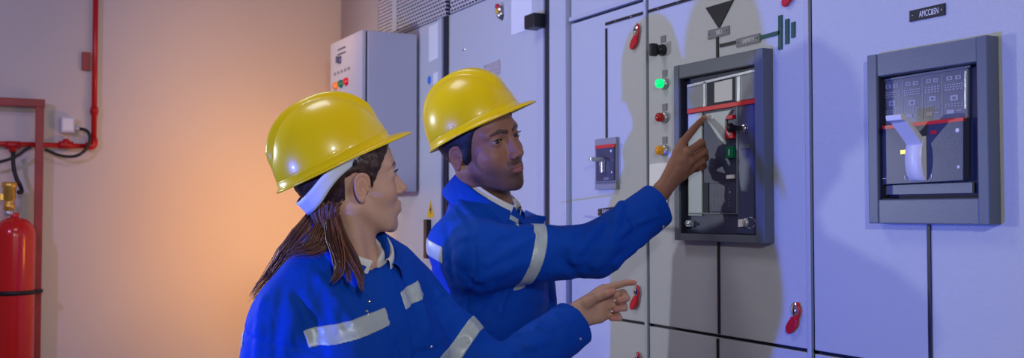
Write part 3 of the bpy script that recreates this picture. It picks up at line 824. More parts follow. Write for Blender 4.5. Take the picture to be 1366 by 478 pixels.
props(bb.build('conduit', M['rubber']), 'black flexible cable running left behind the pipe frame', 'cable')
# cylinder
q = wp(19.5, 300, .13); qx, qy = q[0], YW - .13
R = .080
zt_ = wp(20, 284, .13)[2]
ex = empty('gas_cylinder', (qx, qy, 0), 'tall red gas cylinder with a brass valve strapped at the left edge', 'gas cylinder')
bb = MB(); prof = [(0, .012), (R * .9, .0), (R, .02), (R, zt_ - .095)]
for k in range(1, 11):
    a = k / 10 * math.pi / 2; prof.append((R * math.cos(a) * .80 + R * .20, zt_ - .095 + .075 * math.sin(a)))
prof += [(.017, zt_ - .01), (.017, zt_), (0, zt_)]
bb.lathe(prof, (qx, qy, 0), (0, 0, 1), 56); bb.build('cylinder_body', M['bottle'], ex)
bb = MB(); bb.lathe([(.018, 0), (.018, .012), (.023, .014), (.023, .034), (.019, .038), (.019, .05), (.025, .054), (.025, .10), (.029, .104), (.029, .125), (0, .127)], (qx - .022, qy, zt_ + .001), (0, 0, 1), 20)
bb.box(qx - .058, qx - .02, qy - .012, qy + .012, zt_ + .050, zt_ + .078, .003); bb.build('brass_valve', M['brass'], ex)
bb = MB(); bb.lathe([(.012, 0), (.020, .006), (.020, .02), (.012, .026)], (qx - .022, qy, zt_ - .014), (0, 0, 1), 20); bb.build('neck_ring', M['silver'], ex)
zs = wp(20, 390, .13)[2]
bb = MB(); bb.lathe([(R + .0005, -.009), (R + .003, -.009), (R + .003, .009), (R + .0005, .009)], (qx, qy, zs), (0, 0, 1), 48); bb.box(qx + R * .7, qx + R + .03, qy - .012, qy + .03, zs - .006, zs + .008, .001)
bb.build('strap', M['rubber'], ex)
bb = MB(); bb.tube(smooth_pts([wp(17.5, 203, .075), wp(17.5, 212, .085), wp(18.5, 225, .09), wp(22, 238, .095), wp(27, 248, .10), wp(29, 256, .12), (qx + .01, qy, zt_ + .085)]), .0085, 12)
props(bb.build('hose', M['rubber']), 'black rubber hose from the pipe tee down to the brass valve', 'hose')
# ------------------------------------------------------------------ people
def head_core(p, male):
    x, y, z = p[:, 0], np.abs(p[:, 1]), p[:, 2]
    q = np.stack([x, y, z], 1)
    d = ellip(q, (-.012, 0, .045), (.096, .076, .088))
    d = smin(d, ellip(q, (.026, 0, .042), (.064, .060, .055)), .02)
    d = smin(d, ellip(q, (.036, 0, -.018), (.056, .054, .062)), .02)
    jr = .0165 if male else .0135
    d = smin(d, rcone(q, (.002, .050, -.040), (.062, .020, -.083), jr, jr * .9), .026)
    d = smin(d, ellip(q, (.050, 0, -.055), (.040, .040, .038)), .02)
    d = smin(d, ellip(q, (.077, 0, -.087), (.016, .017, .016) if male else (.013, .014, .014)), .016)
    d = smin(d, ellip(q, (.054, .041, -.016), (.024, .018, .020)), .024)
    br = .0092 if male else .0070
    d = smin(d, rcone(q, (.086, .012, .034), (.070, .046, .036), br, br * .9), .014)
    d = smax(d, -ellip(q, (.100, .034, .0145), (.018, .019, .0125)), .014)
    # nose
    d = smin(d, rcone(q, (.084, 0, .012), (.0935, 0, -.0165), .0075, .0125 if male else .0105), .008)
    d = smin(d, rcone(q, (.088, 0, .008), (.1005, 0, -.0165), .0060, .0095 if male else .0080), .006)
    nb = .092 if male else .089
    d = smin(d, rcone(q, (nb, 0, .020), (.1065 if male else .1085, 0, -.016 if male else -.0125), .0058 if male else .0048, .0078 if male else .0062), .010)
    d = smin(d, ellip(q, (.1085 if male else .1095, 0, -.020 if male else -.0165), (.0100, .0092, .0082) if male else (.0085, .0080, .0074)), .006)
    d = smin(d, ellip(q, (.0985, .0125 if male else .0110, -.0235 if male else -.0205), (.010, .0062, .0070) if male else (.0075, .0046, .0056)), .005)
    d = smax(d, -ellip(q, (.1015, .0068, -.0315), (.0048, .0030, .0040)), .003)
    # mouth
    d = smin(d, ellip(q, (.080, 0, -.049), (.0155, .026, .019)), .010)
    d = smin(d, chain(q, [(.0965, 0, -.0455), (.0925, .012, -.0465), (.0835, .0235, -.0515)], [.0050 if male else .0060, .0047 if male else .0052, .0020], .003), .005)
    d = smin(d, chain(q, [(.0950, 0, -.0570), (.0915, .012, -.0565), (.0835, .0225, -.0525)], [.0062 if male else .0070, .0052 if male else .0058, .0020], .003), .005)
    d = smax(d, -chain(q, [(.1025, 0, -.0512), (.0975, .012, -.0516), (.0850, .0245, -.0524)], [.0014, .0013, .0009], .001), .0025)
    # lids
    e = np.array(EYEC)
    v = q - e
    d = smin(d, vlen(v) - .0146, .005)
    op = .0046 if male else .0050
    a = .0135; R2 = (a * a + op * op) / (2 * op)
    yy = v[:, 1]; zz = v[:, 2] - .10 * (v[:, 1]) + .0003
    lens = np.maximum(np.sqrt(yy ** 2 + (zz - (R2 - op)) ** 2) - R2, np.sqrt(yy ** 2 + (zz + (R2 - op)) ** 2) - R2)
    lens = np.maximum(lens, -(v[:, 0]) + .003)
    d = smax(d, -lens, .0012)
    return d

EYEC = (.0730, .0325, .0175)
def ear_d(p, fx=0.0, flare=22):
    y = np.abs(p[:, 1])
    c = np.array([-.010 + fx, .0765, -.001])
    v = np.stack([p[:, 0], y, p[:, 2]], 1) - c
    a1 = flare * D2R; t = -10 * D2R; v = v / .84
    A = np.array([math.cos(a1), -math.sin(a1), 0]); N = np.array([math.sin(a1), math.cos(a1), 0]); Bz = np.array([0, 0, 1.])
    A2 = A * math.cos(t) + Bz * math.sin(t); B2 = Bz * math.cos(t) - A * math.sin(t)
    a, b, n = v @ A2, v @ B2, v @ N
    ra = .0165 + .15 * b
    rho = np.sqrt((a / ra) ** 2 + (b / .029) ** 2)
    plate = np.maximum((rho - 1) * .016, np.abs(n - .001) - .0022)
    ring = np.sqrt(((rho - 1) * .019) ** 2 + (n - .003) ** 2) - .0033
    ring = np.where((a > .010) & (b < .004), ring + .004, ring)
    d = smin(plate, ring, .003)
    anti = np.sqrt(((rho - .55) * .019) ** 2 + (n - .0025) ** 2) - .0024
    anti = np.where(a > .004, anti + .006, anti)
    d = smin(d, anti, .003)
    q = np.stack([a, b, n], 1)
    d = smax(d, -ellip(q, (.005, -.004, .006), (.0085, .011, .0075)), .003)
    d = smin(d, ellip(q, (.005, -.028, .001), (.0062, .0075, .0034)), .004)
    d = smin(d, ellip(q, (.0145, -.004, .002), (.0040, .0058, .0038)), .003)
    d = smin(d, rcone(q, (.008, .010, -.008), (.006, -.012, -.008), .009, .008), .005)
    return d * .84

def noise3(p, f, seed):
    r = np.random.default_rng(seed); s = 0
    for i in range(5):
        k = r.normal(size=3); k /= np.linalg.norm(k); k2 = r.normal(size=3); k2 /= np.linalg.norm(k2)
        s = s + np.sin(p @ k * f * (1 + .35 * i) + 1.6 * np.sin(p @ k2 * f * .6 + r.uniform(0, 6)) + r.uniform(0, 6)) / (1 + .4 * i)
    return s / 3.0

def fold_noise(p, ax, f, seed):
    """soft ridges running along the direction ax"""
    r = np.random.default_rng(seed); ax = np.asarray(ax, float); ax = ax / np.linalg.norm(ax)
    o1 = np.cross(ax, (0.3, .2, 1)); o1 /= np.linalg.norm(o1); o2 = np.cross(ax, o1)
    s = 0
    for i in range(3):
        th = r.uniform(0, 6.28); k = (o1 * math.cos(th) + o2 * math.sin(th)) * f * (1 + .5 * i) + ax * f * .22
        s = s + (1 - np.abs(np.sin(p @ k * .5 + 1.3 * np.sin(p @ ax * f * .35 + r.uniform(0, 6)) + r.uniform(0, 6)))) / (1 + .5 * i)
    return s / 1.6 - .6

def hand_d(p, W, mcp, fingers, thumb, rw, elbow, nrm=None):
    """palm from wrist to knuckles, then each digit as its own chain"""
    d = rcone(p, elbow, W, rw * 1.25, rw)
    for i, m in enumerate(mcp):
        base = W + (m - W) * .12
        d = smin(d, rcone(p, base, m, rw * .62, .0115 - .0008 * i), .012)
    for a, b in zip(mcp, mcp[1:]):
        d = smin(d, rcone(p, a * .8 + W * .2, b * .8 + W * .2, .0105, .0100), .010)
    dig = None
    for pts, rs in fingers:
        e = chain(p, pts, rs, .002)
        dig = e if dig is None else smin(dig, e, .0016)
    d = smin(d, dig, .0035)
    d = smin(d, chain(p, thumb[0], thumb[1], .003), .007)
    return d

def torso_d(p, T, w=1.0, dp=1.0, sh=.165, srad=.062, fem=False):
    q = T.to(p); q[:, 1] = np.abs(q[:, 1])
    d = ellip(q, (.005, 0, -.20), (.122 * dp, .165 * w, .21))
    d = smin(d, ellip(q, (0, 0, -.46), (.118 * dp, .158 * w, .26)), .08)
    if fem: d = smin(d, ellip(q, (.075, .070, -.20), (.062, .070, .070)), .05)
    d = smin(d, rcone(q, (-.012, 0, -.03), (-.012, sh - .01, -.092 if fem else -.075), .060, srad), .05)
    d = smin(d, rcone(q, (-.022, 0, .015), (-.018, .09, -.045), .050, .045), .05)
    return d

def half(p, o, n): return (p - np.asarray(o)) @ (np.asarray(n) / np.linalg.norm(n))

def hitpx(px, py, f, d0=1.5, d1=3.0):
    d = d0
    for _ in range(60):
        v = float(f(P(px, py, d)[None])[0])
        if v < .0008 or d > d1: break
        d += v * .9
    return P(px, py, d)
def px_creases(lines, f):
    out = []
    for ax_, ay_, bx_, by_, r, h in lines:
        pts = [hitpx(ax_ + (bx_ - ax_) * t, ay_ + (by_ - ay_) * t, f) for t in (0, .5, 1)]
        out += [(a, b_, r, h) for a, b_ in zip(pts, pts[1:])]
    return out

def join_parts(parts):
    V, Q, Cc, off = [], [], [], 0
    for v, q, c in parts:
        V.append(v); Q.append(q + off); Cc.append(c); off += len(v)
    return np.concatenate(V), np.concatenate(Q), np.concatenate(Cc)

def bbox(pts, pad):
    pts = np.array(pts); return pts.min(0) - pad, pts.max(0) + pad

# ---- helmet
def helmet(Fh, parent, label, strap, k=1.0, band=.030):
    Fh = Frame(Fh.o, Fh.R[:, 0] * k, Fh.R[:, 1] * k, Fh.R[:, 2] * k)
    a, bb_, c = .124, .108, .126
    nphi, nt = 168, 46
    G = np.zeros((nphi, nt + 8, 3))
    for i in range(nphi):
        ph = 2 * math.pi * i / nphi; cf, sf = math.cos(ph), math.sin(ph)
        fr = max(0, cf) ** 1.6
        for j in range(nt):
            ta = math.pi / 2 * (1 - j / (nt - 1))
            if j == 0: ta = math.pi / 2 - 1e-3
            rho = math.cos(ta) ** .84; zz = c * math.sin(ta) ** 1.06
            x, y = a * rho * cf, bb_ * rho * sf
            # raised crown band with a groove on either side
            rb = 1 / (1 + math.exp((abs(y) - .019) / .0016))
            groove = math.exp(-((abs(y) - .0255) / .0035) ** 2)
            k = min(1, max(0, (zz - .030) / .03))
            lift = (.0080 * rb - .0026 * groove) * k
            x2 = x * (1 + lift / max(.05, abs(a)))
            zz2 = zz + lift
            G[i, j] = (x2, y, zz2)
        # step lip then flange
        fl = .0065 + .040 * fr
        for j, (o, dz) in enumerate([(.0022, -.0005), (.0024, -.012), (.0045, -.0145)]):
            G[i, nt + j] = ((a + o) * cf, (bb_ + o) * sf, dz)
        for j in range(5):
            t = (j + 1) / 5
            o = .0045 + fl * t
            dz = -.0145 - .010 * fr * t ** 1.5 - (.0008 * t) + (-.003 if j == 4 else 0)
            if j == 4: o -= .0004
            # the peak is narrower than the shell
            G[i, nt + 3 + j] = ((a + o) * cf, (bb_ + .0045 + (.0065 + .012 * fr) * t) * sf, dz)
    V, Q = grid_mesh(G, True)
    V = Fh.w(V)
    o = np_mesh('hard_hat', V, Q, M['helmet'], parent)
    props(o, label)
    s = o.modifiers.new('s', 'SOLIDIFY'); s.thickness = .0022; s.offset = -1
    # slots and lugs on both sides
    for sy in (1, -1):
        for (xx, zz, w, h) in ((-.005, .004, .030, .016),):
            pts = []
            for u in np.linspace(-1, 1, 7):
                for v in np.linspace(-1, 1, 4):
                    X = xx + u * w / 2; Z = zz + v * h / 2 + .004
                    Y = bb_ * math.sqrt(max(0, 1 - (X / a) ** 2)) + .0020 - max(0, Z) * .06 - .002 * max(abs(u), abs(v)) ** 6
                    pts.append((X, sy * Y, Z))
            g = np.array(pts).reshape(7, 4, 3); V, Q = grid_mesh(g)
            sl = np_mesh('accessory_slot', Fh.w(V), Q if sy > 0 else Q[:, ::-1], M['helmet'], o)
            s = sl.modifiers.new('s', 'SOLIDIFY'); s.thickness = .0016; s.offset = 0
    # headband
    n = 96; g = np.zeros((n, 4, 3))
    for i in range(n):
        ph = 2 * math.pi * i / n
        for j, (dz, k) in enumerate(((.004, 1.0), (.004 - band * .35, 1.0), (.004 - band * .75, .985), (.004 - band, .97))):
            g[i, j] = (.108 * k * math.cos(ph) - .002, .0905 * k * math.sin(ph), dz)
    V, Q = grid_mesh(g, True); hb = np_mesh('headband', Fh.w(V), Q, M['strap'], o)
    s = hb.modifiers.new('s', 'SOLIDIFY'); s.thickness = .0015
    if strap:
        key = [(.050, .080, -.018, .012), (.020, .0925, -.026, .014), (-.012, .0945, -.030, .022), (-.038, .090, -.038, .030), (-.066, .074, -.054, .034), (-.090, .045, -.066, .034), (-.100, 0, -.070, .033)]
        key = key + [(x, -y, z, w) for x, y, z, w in key[-2::-1]]
        K = smooth_pts([np.array(k) for k in key], 8); K = np.array(K)
        g = np.zeros((len(K), 5, 3))
        for i, k in enumerate(K):
            for j in range(5):
                t = (j / 4 - .5)
                # lean: lower edge tucked towards the neck
                sc_ = 1 + .10 * t
                g[i, j] = (k[0] * sc_ * 1.05, k[1] * sc_ * 1.07, k[2] + t * k[3])
        V, Q = grid_mesh(g); st = np_mesh('nape_strap', Fh.w(V), Q, M['strap'], o)
        s = st.modifiers.new('s', 'SOLIDIFY'); s.thickness = .0022
        kk = K[10]
        b_ = MB(); c0 = Vector(Fh.w(np.array([.022, .094, -.020]))); c1 = Vector(Fh.w(np.array([.030, .090, -.010])))
        for sy in (1, -1):
            b_.tube([Vector(Fh.w(np.array([.026, sy * .0935, -.034]))), Vector(Fh.w(np.array([.030, sy * .090, -.004])))], .0055, 10)
        b_.build('strap_clip', M['liner'], o)
    return o

# ---- collars
def collar(name, Fc, m, parent, rx, ry, h, fall, gap, point, thick=.0028, flare=.018, spread=0.0, n=64, lift=0.0):
    """stand and fall collar; gap = half-angle of the front opening"""
    al = np.linspace(-math.pi + gap, math.pi - gap, n)
    prof = [(0, 0), (.35, .02), (.7, .03), (1.0, .06), (1.04, .22), (.95, .45), (.60, .72), (.25, .92), (0.0, 1.0)]
    G = np.zeros((n, len(prof), 3))
    for i, a in enumerate(al):
        f = (abs(a) / (math.pi - gap)) ** 6
        for j, (zz, oo) in enumerate(prof):
            out = oo * flare * (1 + .6 * f)
            if j <= 3: z = h * zz
            else: z = h - (1 - (zz - 0) if zz <= 1 else 0) * (fall + point * f) + (0.0 if zz <= 1 else .002)
            fx = -math.cos(a) * (rx + out); fy = math.sin(a) * (ry + out)
            # the front ends swing outwards
            sp = spread * f * (oo)
            G[i, j] = (fx + sp * .3, fy + (sp if a > 0 else -sp), z - lift * f)
    V, Q = grid_mesh(G)
    o = np_mesh(name, Fc.w(V), Q, m, parent)
    s = o.modifiers.new('s', 'SOLIDIFY'); s.thickness = thick; s.offset = 0
    b_ = o.modifiers.new('sub', 'SUBSURF'); b_.levels = 1; b_.render_levels = 1
    return o

def snap(parent, pts, d_fn, r=.0042):
    for q in pts:
        q = np.array(q)[None]
        for _ in range(6):
            e = .002; g = np.array([[float(d_fn(q + np.eye(3)[k] * e)[0] - d_fn(q - np.eye(3)[k] * e)[0]) for k in range(3)]]); g /= np.linalg.norm(g)
            q = q - g * float(d_fn(q)[0])
        b_ = MB(); b_.lathe([(0, .0022), (r * .7, .002), (r, .0008), (r, -.001)], Vector(q[0]), Vector(g[0]), 16); b_.build('snap_button', M['snap'], parent)

def onto(q, d_fn, off=0, it=5):
    """move points to the surface d_fn = off"""
    q = np.array(q, float)
    for _ in range(it):
        e = .002; g = np.stack([d_fn(q + np.eye(3)[k] * e) - d_fn(q - np.eye(3)[k] * e) for k in range(3)], 1)
        g /= np.maximum(vlen(g)[:, None], 1e-9)
        q = q - g * (d_fn(q) - off)[:, None]
    return q, g

def shell_part(name, f, lo, hi, h, m, parent, region):
    """a thin layer of cloth lying 1.2 mm proud of f inside region"""
    g = lambda p: np.maximum(np.maximum(f(p) - .0018, -(f(p) + .004)), region(p))
    V, Q = surface(g, lo, hi, h, slack=2.2)
    return np_mesh(name, V, Q, m, parent) if len(Q) else None

def mixc(c, col, w): return c * (1 - w[:, None]) + np.array(col)[None] * w[:, None]
def sst(x, a, b):
    t = np.clip((x - a) / (b - a), 0, 1); return t * t * (3 - 2 * t)

def face_colour(q, base, lip, brow, male):
    x, y, z = q[:, 0], np.abs(q[:, 1]), q[:, 2]; qq = np.stack([x, y, z], 1)
    c = np.tile(np.array(base, float), (len(q), 1))
    n = noise3(q, 60, 3)[:, None]; c *= 1 + .05 * n
    # warmer nose, cheeks and ears
    w = np.exp(-(vlen(qq - np.array([.095, .012, -.02])) / .02) ** 2) * .25 + np.exp(-(vlen(qq - np.array([.07, .045, -.02])) / .022) ** 2) * .25 + (y > .073) * .3
    c = mixc(c, np.array(base) * np.array([1.12, .78, .74]), np.clip(w, 0, 1))
    if male:
        jaw = sst(-z, .030, .055) * sst(x, -.005, .025) * sst(-z, -.2, .0)
        jaw *= 1 - sst(-z, .112, .13)
        mo = np.exp(-((z + .038) / .0065) ** 2) * sst(x, .08, .09) * (1 - sst(y, .022, .030))
        side = sst(-z, .0, .03) * np.exp(-((x - .012) / .014) ** 2) * .7
        st = np.clip(jaw * .70 + mo * 1.25 + side * .6 + np.exp(-(vlen(qq - np.array([.09, 0, -.082])) / .018) ** 2) * .6, 0, .95)
        st *= .8 + .35 * noise3(q, 2200, 9)
        c = mixc(c, (.030, .022, .022), np.clip(st, 0, .9))
    # lips
    dl = np.minimum(chain(qq, [(.0980, 0, -.0465), (.0940, .012, -.0472), (.0840, .0225, -.0515)], [.0040, .0038, .0012], .002),
                    chain(qq, [(.0975, 0, -.0568), (.0935, .012, -.0562), (.0840, .0215, -.0527)], [.0052, .0042, .0012], .002))
    c = mixc(c, lip, 1 - sst(dl, -.0004, .0012))
    # brows
    k = (.0036 if male else .0026)
    db = chain(qq, [(.0965, .011, .0325), (.0915, .028, .0385), (.0790, .047, .0345)], [k, k, k * .45], .002)
    hz = .8 + .3 * noise3(q, 1500, 5)
    c = mixc(c, brow, np.clip((1 - sst(db, -.0005, .0028)) * hz, 0, 1))
    # darker lid edge
    v = qq - np.array(EYEC); de = np.abs(vlen(v) - .0140)
    return np.clip(c, 0, 1)

def eyes(Fr, parent, look, male):
    for sy, nm in ((1, 'l'), (-1, 'r')):
        c = np.array([EYEC[0], sy * EYEC[1], EYEC[2]])
        b_ = MB(); u = np.array(look, float); u[1] = look[1]; u /= np.linalg.norm(u)
        wc = Fr.w(c); ax = Fr.R @ u
        R = .0131
        prof = [(0, -R)] + [(R * math.sin(t), -R * math.cos(t)) for t in np.linspace(.15, math.pi - .49, 18)]
        b_.lathe(prof, Vector(wc), Vector(ax), 36); eo = b_.build('eyeball', M['eyew'], parent)
        b_ = MB(); ti = .49
        b_.lathe([(R * math.sin(math.pi - t), -R * math.cos(math.pi - t) + .0006 * (1 - t / ti)) for t in np.linspace(ti, 0.001, 8)], Vector(wc), Vector(ax), 36)
        b_.build('iris', M['iris'], eo)
        # lashes along the upper lid
        b_ = MB(); pts = []
        op = .0046 if male else .0050; a = .0135; R2 = (a * a + op * op) / (2 * op)
        for t in np.linspace(-.93, .93, 13):
            yy = a * t; zz = -(R2 - op) + math.sqrt(R2 * R2 - yy * yy) + .10 * yy * 1 - .0003
            xx = math.sqrt(max(1e-6, .0152 ** 2 - yy * yy - zz * zz))
            pts.append(Vector(Fr.w(np.array([c[0] + xx, sy * (EYEC[1] + yy), c[2] + zz]))))
        b_.tube(pts, [.0003] + [.0008] * 11 + [.0003], 6)
        n = 16
        for k in range(n):
            t = -.9 + 1.8 * k / (n - 1); yy = a * t; zz = -(R2 - op) + math.sqrt(R2 * R2 - yy * yy) + .10 * yy - .0003
            xx = math.sqrt(max(1e-6, .0150 ** 2 - yy * yy - zz * zz)); L = .007 if not male else .0055
            p0 = np.array([c[0] + xx, sy * (EYEC[1] + yy), c[2] + zz])
            b_.tube([Vector(Fr.w(p0)), Vector(Fr.w(p0 + np.array([.6, sy * (.15 + .5 * t), .05]) * L * .6)), Vector(Fr.w(p0 + np.array([.85, sy * (.2 + .6 * t), .5]) * L))], [.0004, .0003, .0001], 5)
        b_.build('eyelashes', M['lash'], parent)

def legs(name_prefix, T, parent, hipz, knee_f, col, boot_parent):
    """trousers and boots under the jacket, down to the floor"""
    o = T.o.copy(); F = T.R[:, 0].copy(); F[2] = 0; F /= np.linalg.norm(F); L = np.cross(ZU, F)
    hip = lambda s: np.array([o[0], o[1], hipz]) + L * s * .088
    def f(p):
        d = None
        for s in (1, -1):
            H = hip(s); K = H + F * .03 * (1 if s > 0 else -.3) + L * s * .02; K[2] = .48; A = H + F * (.0 if s > 0 else -.05) + L * s * .03; A[2] = .10
            e = smin(rcone(p, H, K, .098, .070), rcone(p, K, A, .070, .066), .03)
            d = e if d is None else smin(d, e, .02)
        c = np.array([o[0], o[1], hipz + .06])
        d = smin(d, rcone(p, c - L * .07, c + L * .07, .118, .118), .05)
        d = smax(d, half(p, (0, 0, .055), (0, 0, -1)), .01)
        d = smax(d, half(p, (0, 0, hipz + .12), (0, 0, 1)), .01)
        return d + .006 * fold_noise(p, (0, 0, 1), 45, 11)
    lo = np.array([o[0] - .35, o[1] - .35, .03]); hi = np.array([o[0] + .35, o[1] + .35, hipz + .25])
    V, Q = surface(f, lo, hi, .009); np_mesh('trousers', V, Q, M['trouser'], parent)
    for s in (1, -1):
        A = hip(s) + F * (.0 if s > 0 else -.05) + L * s * .03; A[2] = 0
        def g(p):
            q = (p - A) @ np.stack([F, L, ZU], 1)
            d = ellip(q, (.055, 0, .035), (.135, .050, .052)); d = smin(d, rcone(q, (-.01, 0, .05), (-.01, 0, .15), .050, .048), .03)
            d = smax(d, -q[:, 2] + .002, .004)
            return smax(d, q[:, 2] - .16, .004)
        V, Q = surface(g, A + np.array([-.22, -.22, -.01]), A + np.array([.22, .22, .2]), .006); np_mesh('boot', V, Q, M['boot'], parent)
# =================================================================== the man
HM = frame(P(643, 199, 2.42), 48, 3, 17)
TM = frame(P(654, 284, 2.46), 68, -2, 0)
KM = 1.03                      # head size
S_R = P(640, 342, 2.28); E_R = P(793, 335, 2.36); CF = P(879, 273, 2.44); W_R = P(881, 257, 2.452)
S_L = TM.w((.02, .175, -.085)); E_L = TM.w((.05, .215, -.36)); W_L = TM.w((.13, .19, -.60))
NB = TM.w((-.005, 0, -.01))
base_m, lip_m, brow_m = (.30, .138, .085), (.32, .11, .10), (.012, .009, .010)

def man_head_w(p):
    q = HM.to(p) / KM
    d = smin(head_core(q, True), ear_d(q), .004) * KM
    n0 = HM.w(np.array([-.022, 0, -.035])); n1 = NB
    d = smin(d, rcone(p, n0, n1, .058, .062), .022)
    for s in (1, -1): d = smin(d, rcone(p, HM.w(np.array([-.022, s * .052, -.040])), TM.w((.045, s * .018, -.02)), .012, .011), .02)
    return d
# index finger on the cover
FX = lambda px, py, d: P(px, py, d - .024)
mcp_m = [FX(911, 190, 2.475), FX(918, 203, 2.465), FX(921, 215, 2.47), FX(920, 227, 2.485)]
fing_m = [([mcp_m[0], FX(925, 172.5, 2.50), FX(933, 164, 2.515), FX(939.8, 157, 2.528)], [.0098, .0088, .0078, .0066]),
          ([mcp_m[1], FX(935.5, 190.5, 2.478), FX(938, 199, 2.505), FX(929, 206, 2.515)], [.0102, .0092, .0085, .0075]),
          ([mcp_m[2], FX(939.5, 202.5, 2.482), FX(941, 211, 2.508), FX(931, 216, 2.518)], [.0100, .0090, .0083, .0073]),
          ([mcp_m[3], FX(937.5, 215.5, 2.495), FX(939, 222, 2.517), FX(930, 226, 2.525)], [.0090, .0080, .0074, .0066])]
thumb_m = ([FX(896, 236, 2.50), FX(912, 233, 2.525), FX(926, 224, 2.532), FX(934, 215, 2.530)], [.0135, .0115, .0100, .0080])
el_m = W_R + (E_R - W_R) * .45
def man_hand(p):
    d = hand_d(p, W_R, mcp_m, fing_m, thumb_m, .0235, el_m)
    for i in range(1, 4):   # knuckles and tendons
        d = smin(d, vlen(p - (mcp_m[i] - FW * .002)) - .0098, .006)
    return d
def man_core(p):
    d = torso_d(p, TM, .93, .90, .150, .045) + .012
    for a, b_, c in ((S_R, E_R, W_R), (S_L, E_L, W_L)):
        d = smin(d, smin(rcone(p, a, b_, .048, .038), rcone(p, b_, c, .036, .024), .02), .03)
    for s in (1, -1):
        H = TM.w((0, s * .085, -.56)); d = smin(d, rcone(p, H, np.array([H[0], H[1], .15]), .07, .04), .05)
    return d
man = None
parts = []
V, Q = surface(lambda q: man_head_w(HM.w(q * KM)) / KM, (-.13, -.10, -.155), (.13, .10, .145), .00135)
VW = HM.w(V * KM)
parts.append((VW, Q, face_colour(V, base_m, lip_m, brow_m, True)))
lo, hi = bbox([W_R] + mcp_m + [f[0][-1] for f in fing_m] + [el_m], .035)
V, Q = surface(man_hand, lo, hi, .0013)
c = np.tile(np.array(base_m) * 1.0, (len(V), 1)); c *= 1 + .08 * noise3(V, 90, 21)[:, None]
for f in fing_m:      # finger joints a little darker, the nail paler
    for q in f[0][1:3]: c = mixc(c, np.array(base_m) * .62, np.exp(-(vlen(V - q - 0) / .0095) ** 4) * .35)
nail = fing_m[0][0][-1] + (UP * .3 - FW * .9) * .006; c = mixc(c, (.52, .30, .23), np.exp(-(vlen(V - nail) / .0055) ** 6))
parts.append((V, Q, np.clip(c, 0, 1)))
lo, hi = bbox([S_R, W_R, S_L, W_L, TM.w((0, 0, .02))], .14); lo[2] = .12
V, Q = surface(man_core, lo, hi, .012)
parts.append((V, Q, np.tile(np.array(base_m), (len(V), 1))))
V, Q, cc = join_parts(parts)
man = np_mesh('person', V, Q, M['skin_m'], None, {'skin_tone': cc})
props(man, 'man in yellow hard hat and blue workwear pointing his finger at the large breaker', 'person')
eyes(Frame(HM.o, HM.R[:, 0] * KM, HM.R[:, 1] * KM, HM.R[:, 2] * KM), man, (.93, -.22, -.10), True)

def man_hair(q):
    d = head_core_skull(q) - .0045
    x, y, z = q[:, 0], np.abs(q[:, 1]), q[:, 2]
    lim = np.where(x > .048, .050 + (x - .048) * .6, np.where(x > .016, -.012 + (x - .016) * 1.9, np.where(x > .004, -.022 + (x - .004) * .8, np.where(x > -.020, .026, -.034 - (-.020 - x) * .35))))
    k = (lim - z) * .5
    d = smax(d, k, .004)
    return d + .0012 * noise3(q * np.array([1, 1, .35]), 500, 4)
def head_core_skull(q):
    qq = np.stack([q[:, 0], np.abs(q[:, 1]), q[:, 2]], 1)
    d = ellip(qq, (-.012, 0, .045), (.096, .076, .088))
    d = smin(d, ellip(qq, (.026, 0, .042), (.064, .060, .055)), .02)
    d = smin(d, ellip(qq, (.004, 0, -.010), (.062, .0655, .055)), .02)
    return d
V, Q = surface(man_hair, (-.12, -.09, -.085), (.10, .09, .14), .0022)
np_mesh('hair', HM.w(V * KM), Q, M['hair_m'], man, {'shade': .5 + .5 * noise3(V, 300, 2)})
HHM = frame(P(631, 164, 2.42), 60, 23, 15)
helmet(HHM, man, 'yellow hard hat with a short peak', False, .93, .006)

# ---- his jacket
def sleeve(p, a, b_, c, r, seed, amp=.004, cuff=True):
    d = smin(rcone(p, a, b_, r[0], r[1]), rcone(p, b_, c, r[1] * .98, r[2]), .015)
    ax = (c - a)
    return d
KCM = frame(P(643, 274, 2.45), 66, -33, 0)
def man_jacket_smooth(p):
    d = torso_d(p, TM, 1.04, 1.08, .165, .066) - .004
    d = smin(d, rcone(p, TM.w((-.022, 0, -.04)), KCM.w((-.004, 0, .004)), .088, .070), .03)
    e = smin(rcone(p, S_R, E_R, .073, .059), rcone(p, E_R, CF + (CF - E_R) * .08, .060, .053), .02)
    e = smin(e, ellip(p, S_R * .75 + TM.w((0, -.1, -.12)) * .25, (.080, .082, .080)), .03)
    d2 = smin(rcone(p, S_L, E_L, .074, .062), rcone(p, E_L, W_L, .060, .050), .02)
    d = smin(smin(d, e, .028), d2, .03)
    return d
CW = W_R - (W_R - E_R) / np.linalg.norm(W_R - E_R) * .004
cutn = RT * .84 + UP * .46 + FW * .28; cutn /= np.linalg.norm(cutn)
def creases(p, lines):
    s = 0
    for a, b_, r, h in lines:
        s = s + h * np.exp(-(np.maximum(rcone(p, a, b_, 0, 0), 0) / r) ** 2)
    return s
cr_m = px_creases([(650, 352, 712, 316, .009, .008), (636, 372, 706, 350, .014, .006), (668, 322, 716, 306, .008, -.006),
    (772, 334, 800, 300, .010, .014), (794, 356, 838, 304, .010, .011), (800, 374, 846, 336, .009, .008), (816, 318, 828, 272, .009, .015), (758, 310, 766, 350, .010, .008), (748, 345, 775, 372, .010, -.006),
    (826, 322, 872, 296, .008, -.006), (838, 280, 850, 306, .008, -.008), (846, 300, 880, 288, .006, .005), (596, 300, 604, 372, .008, -.005), (600, 350, 640, 384, .012, -.005),
    (664, 392, 640, 430, .008, -.007), (676, 392, 656, 440, .008, .006), (700, 400, 740, 404, .01, .005), (612, 268, 640, 300, .010, .005), (612, 318, 640, 310, .010, .004),
    (820, 352, 860, 322, .008, .007), (866, 268, 884, 300, .005, .003)], man_jacket_smooth)
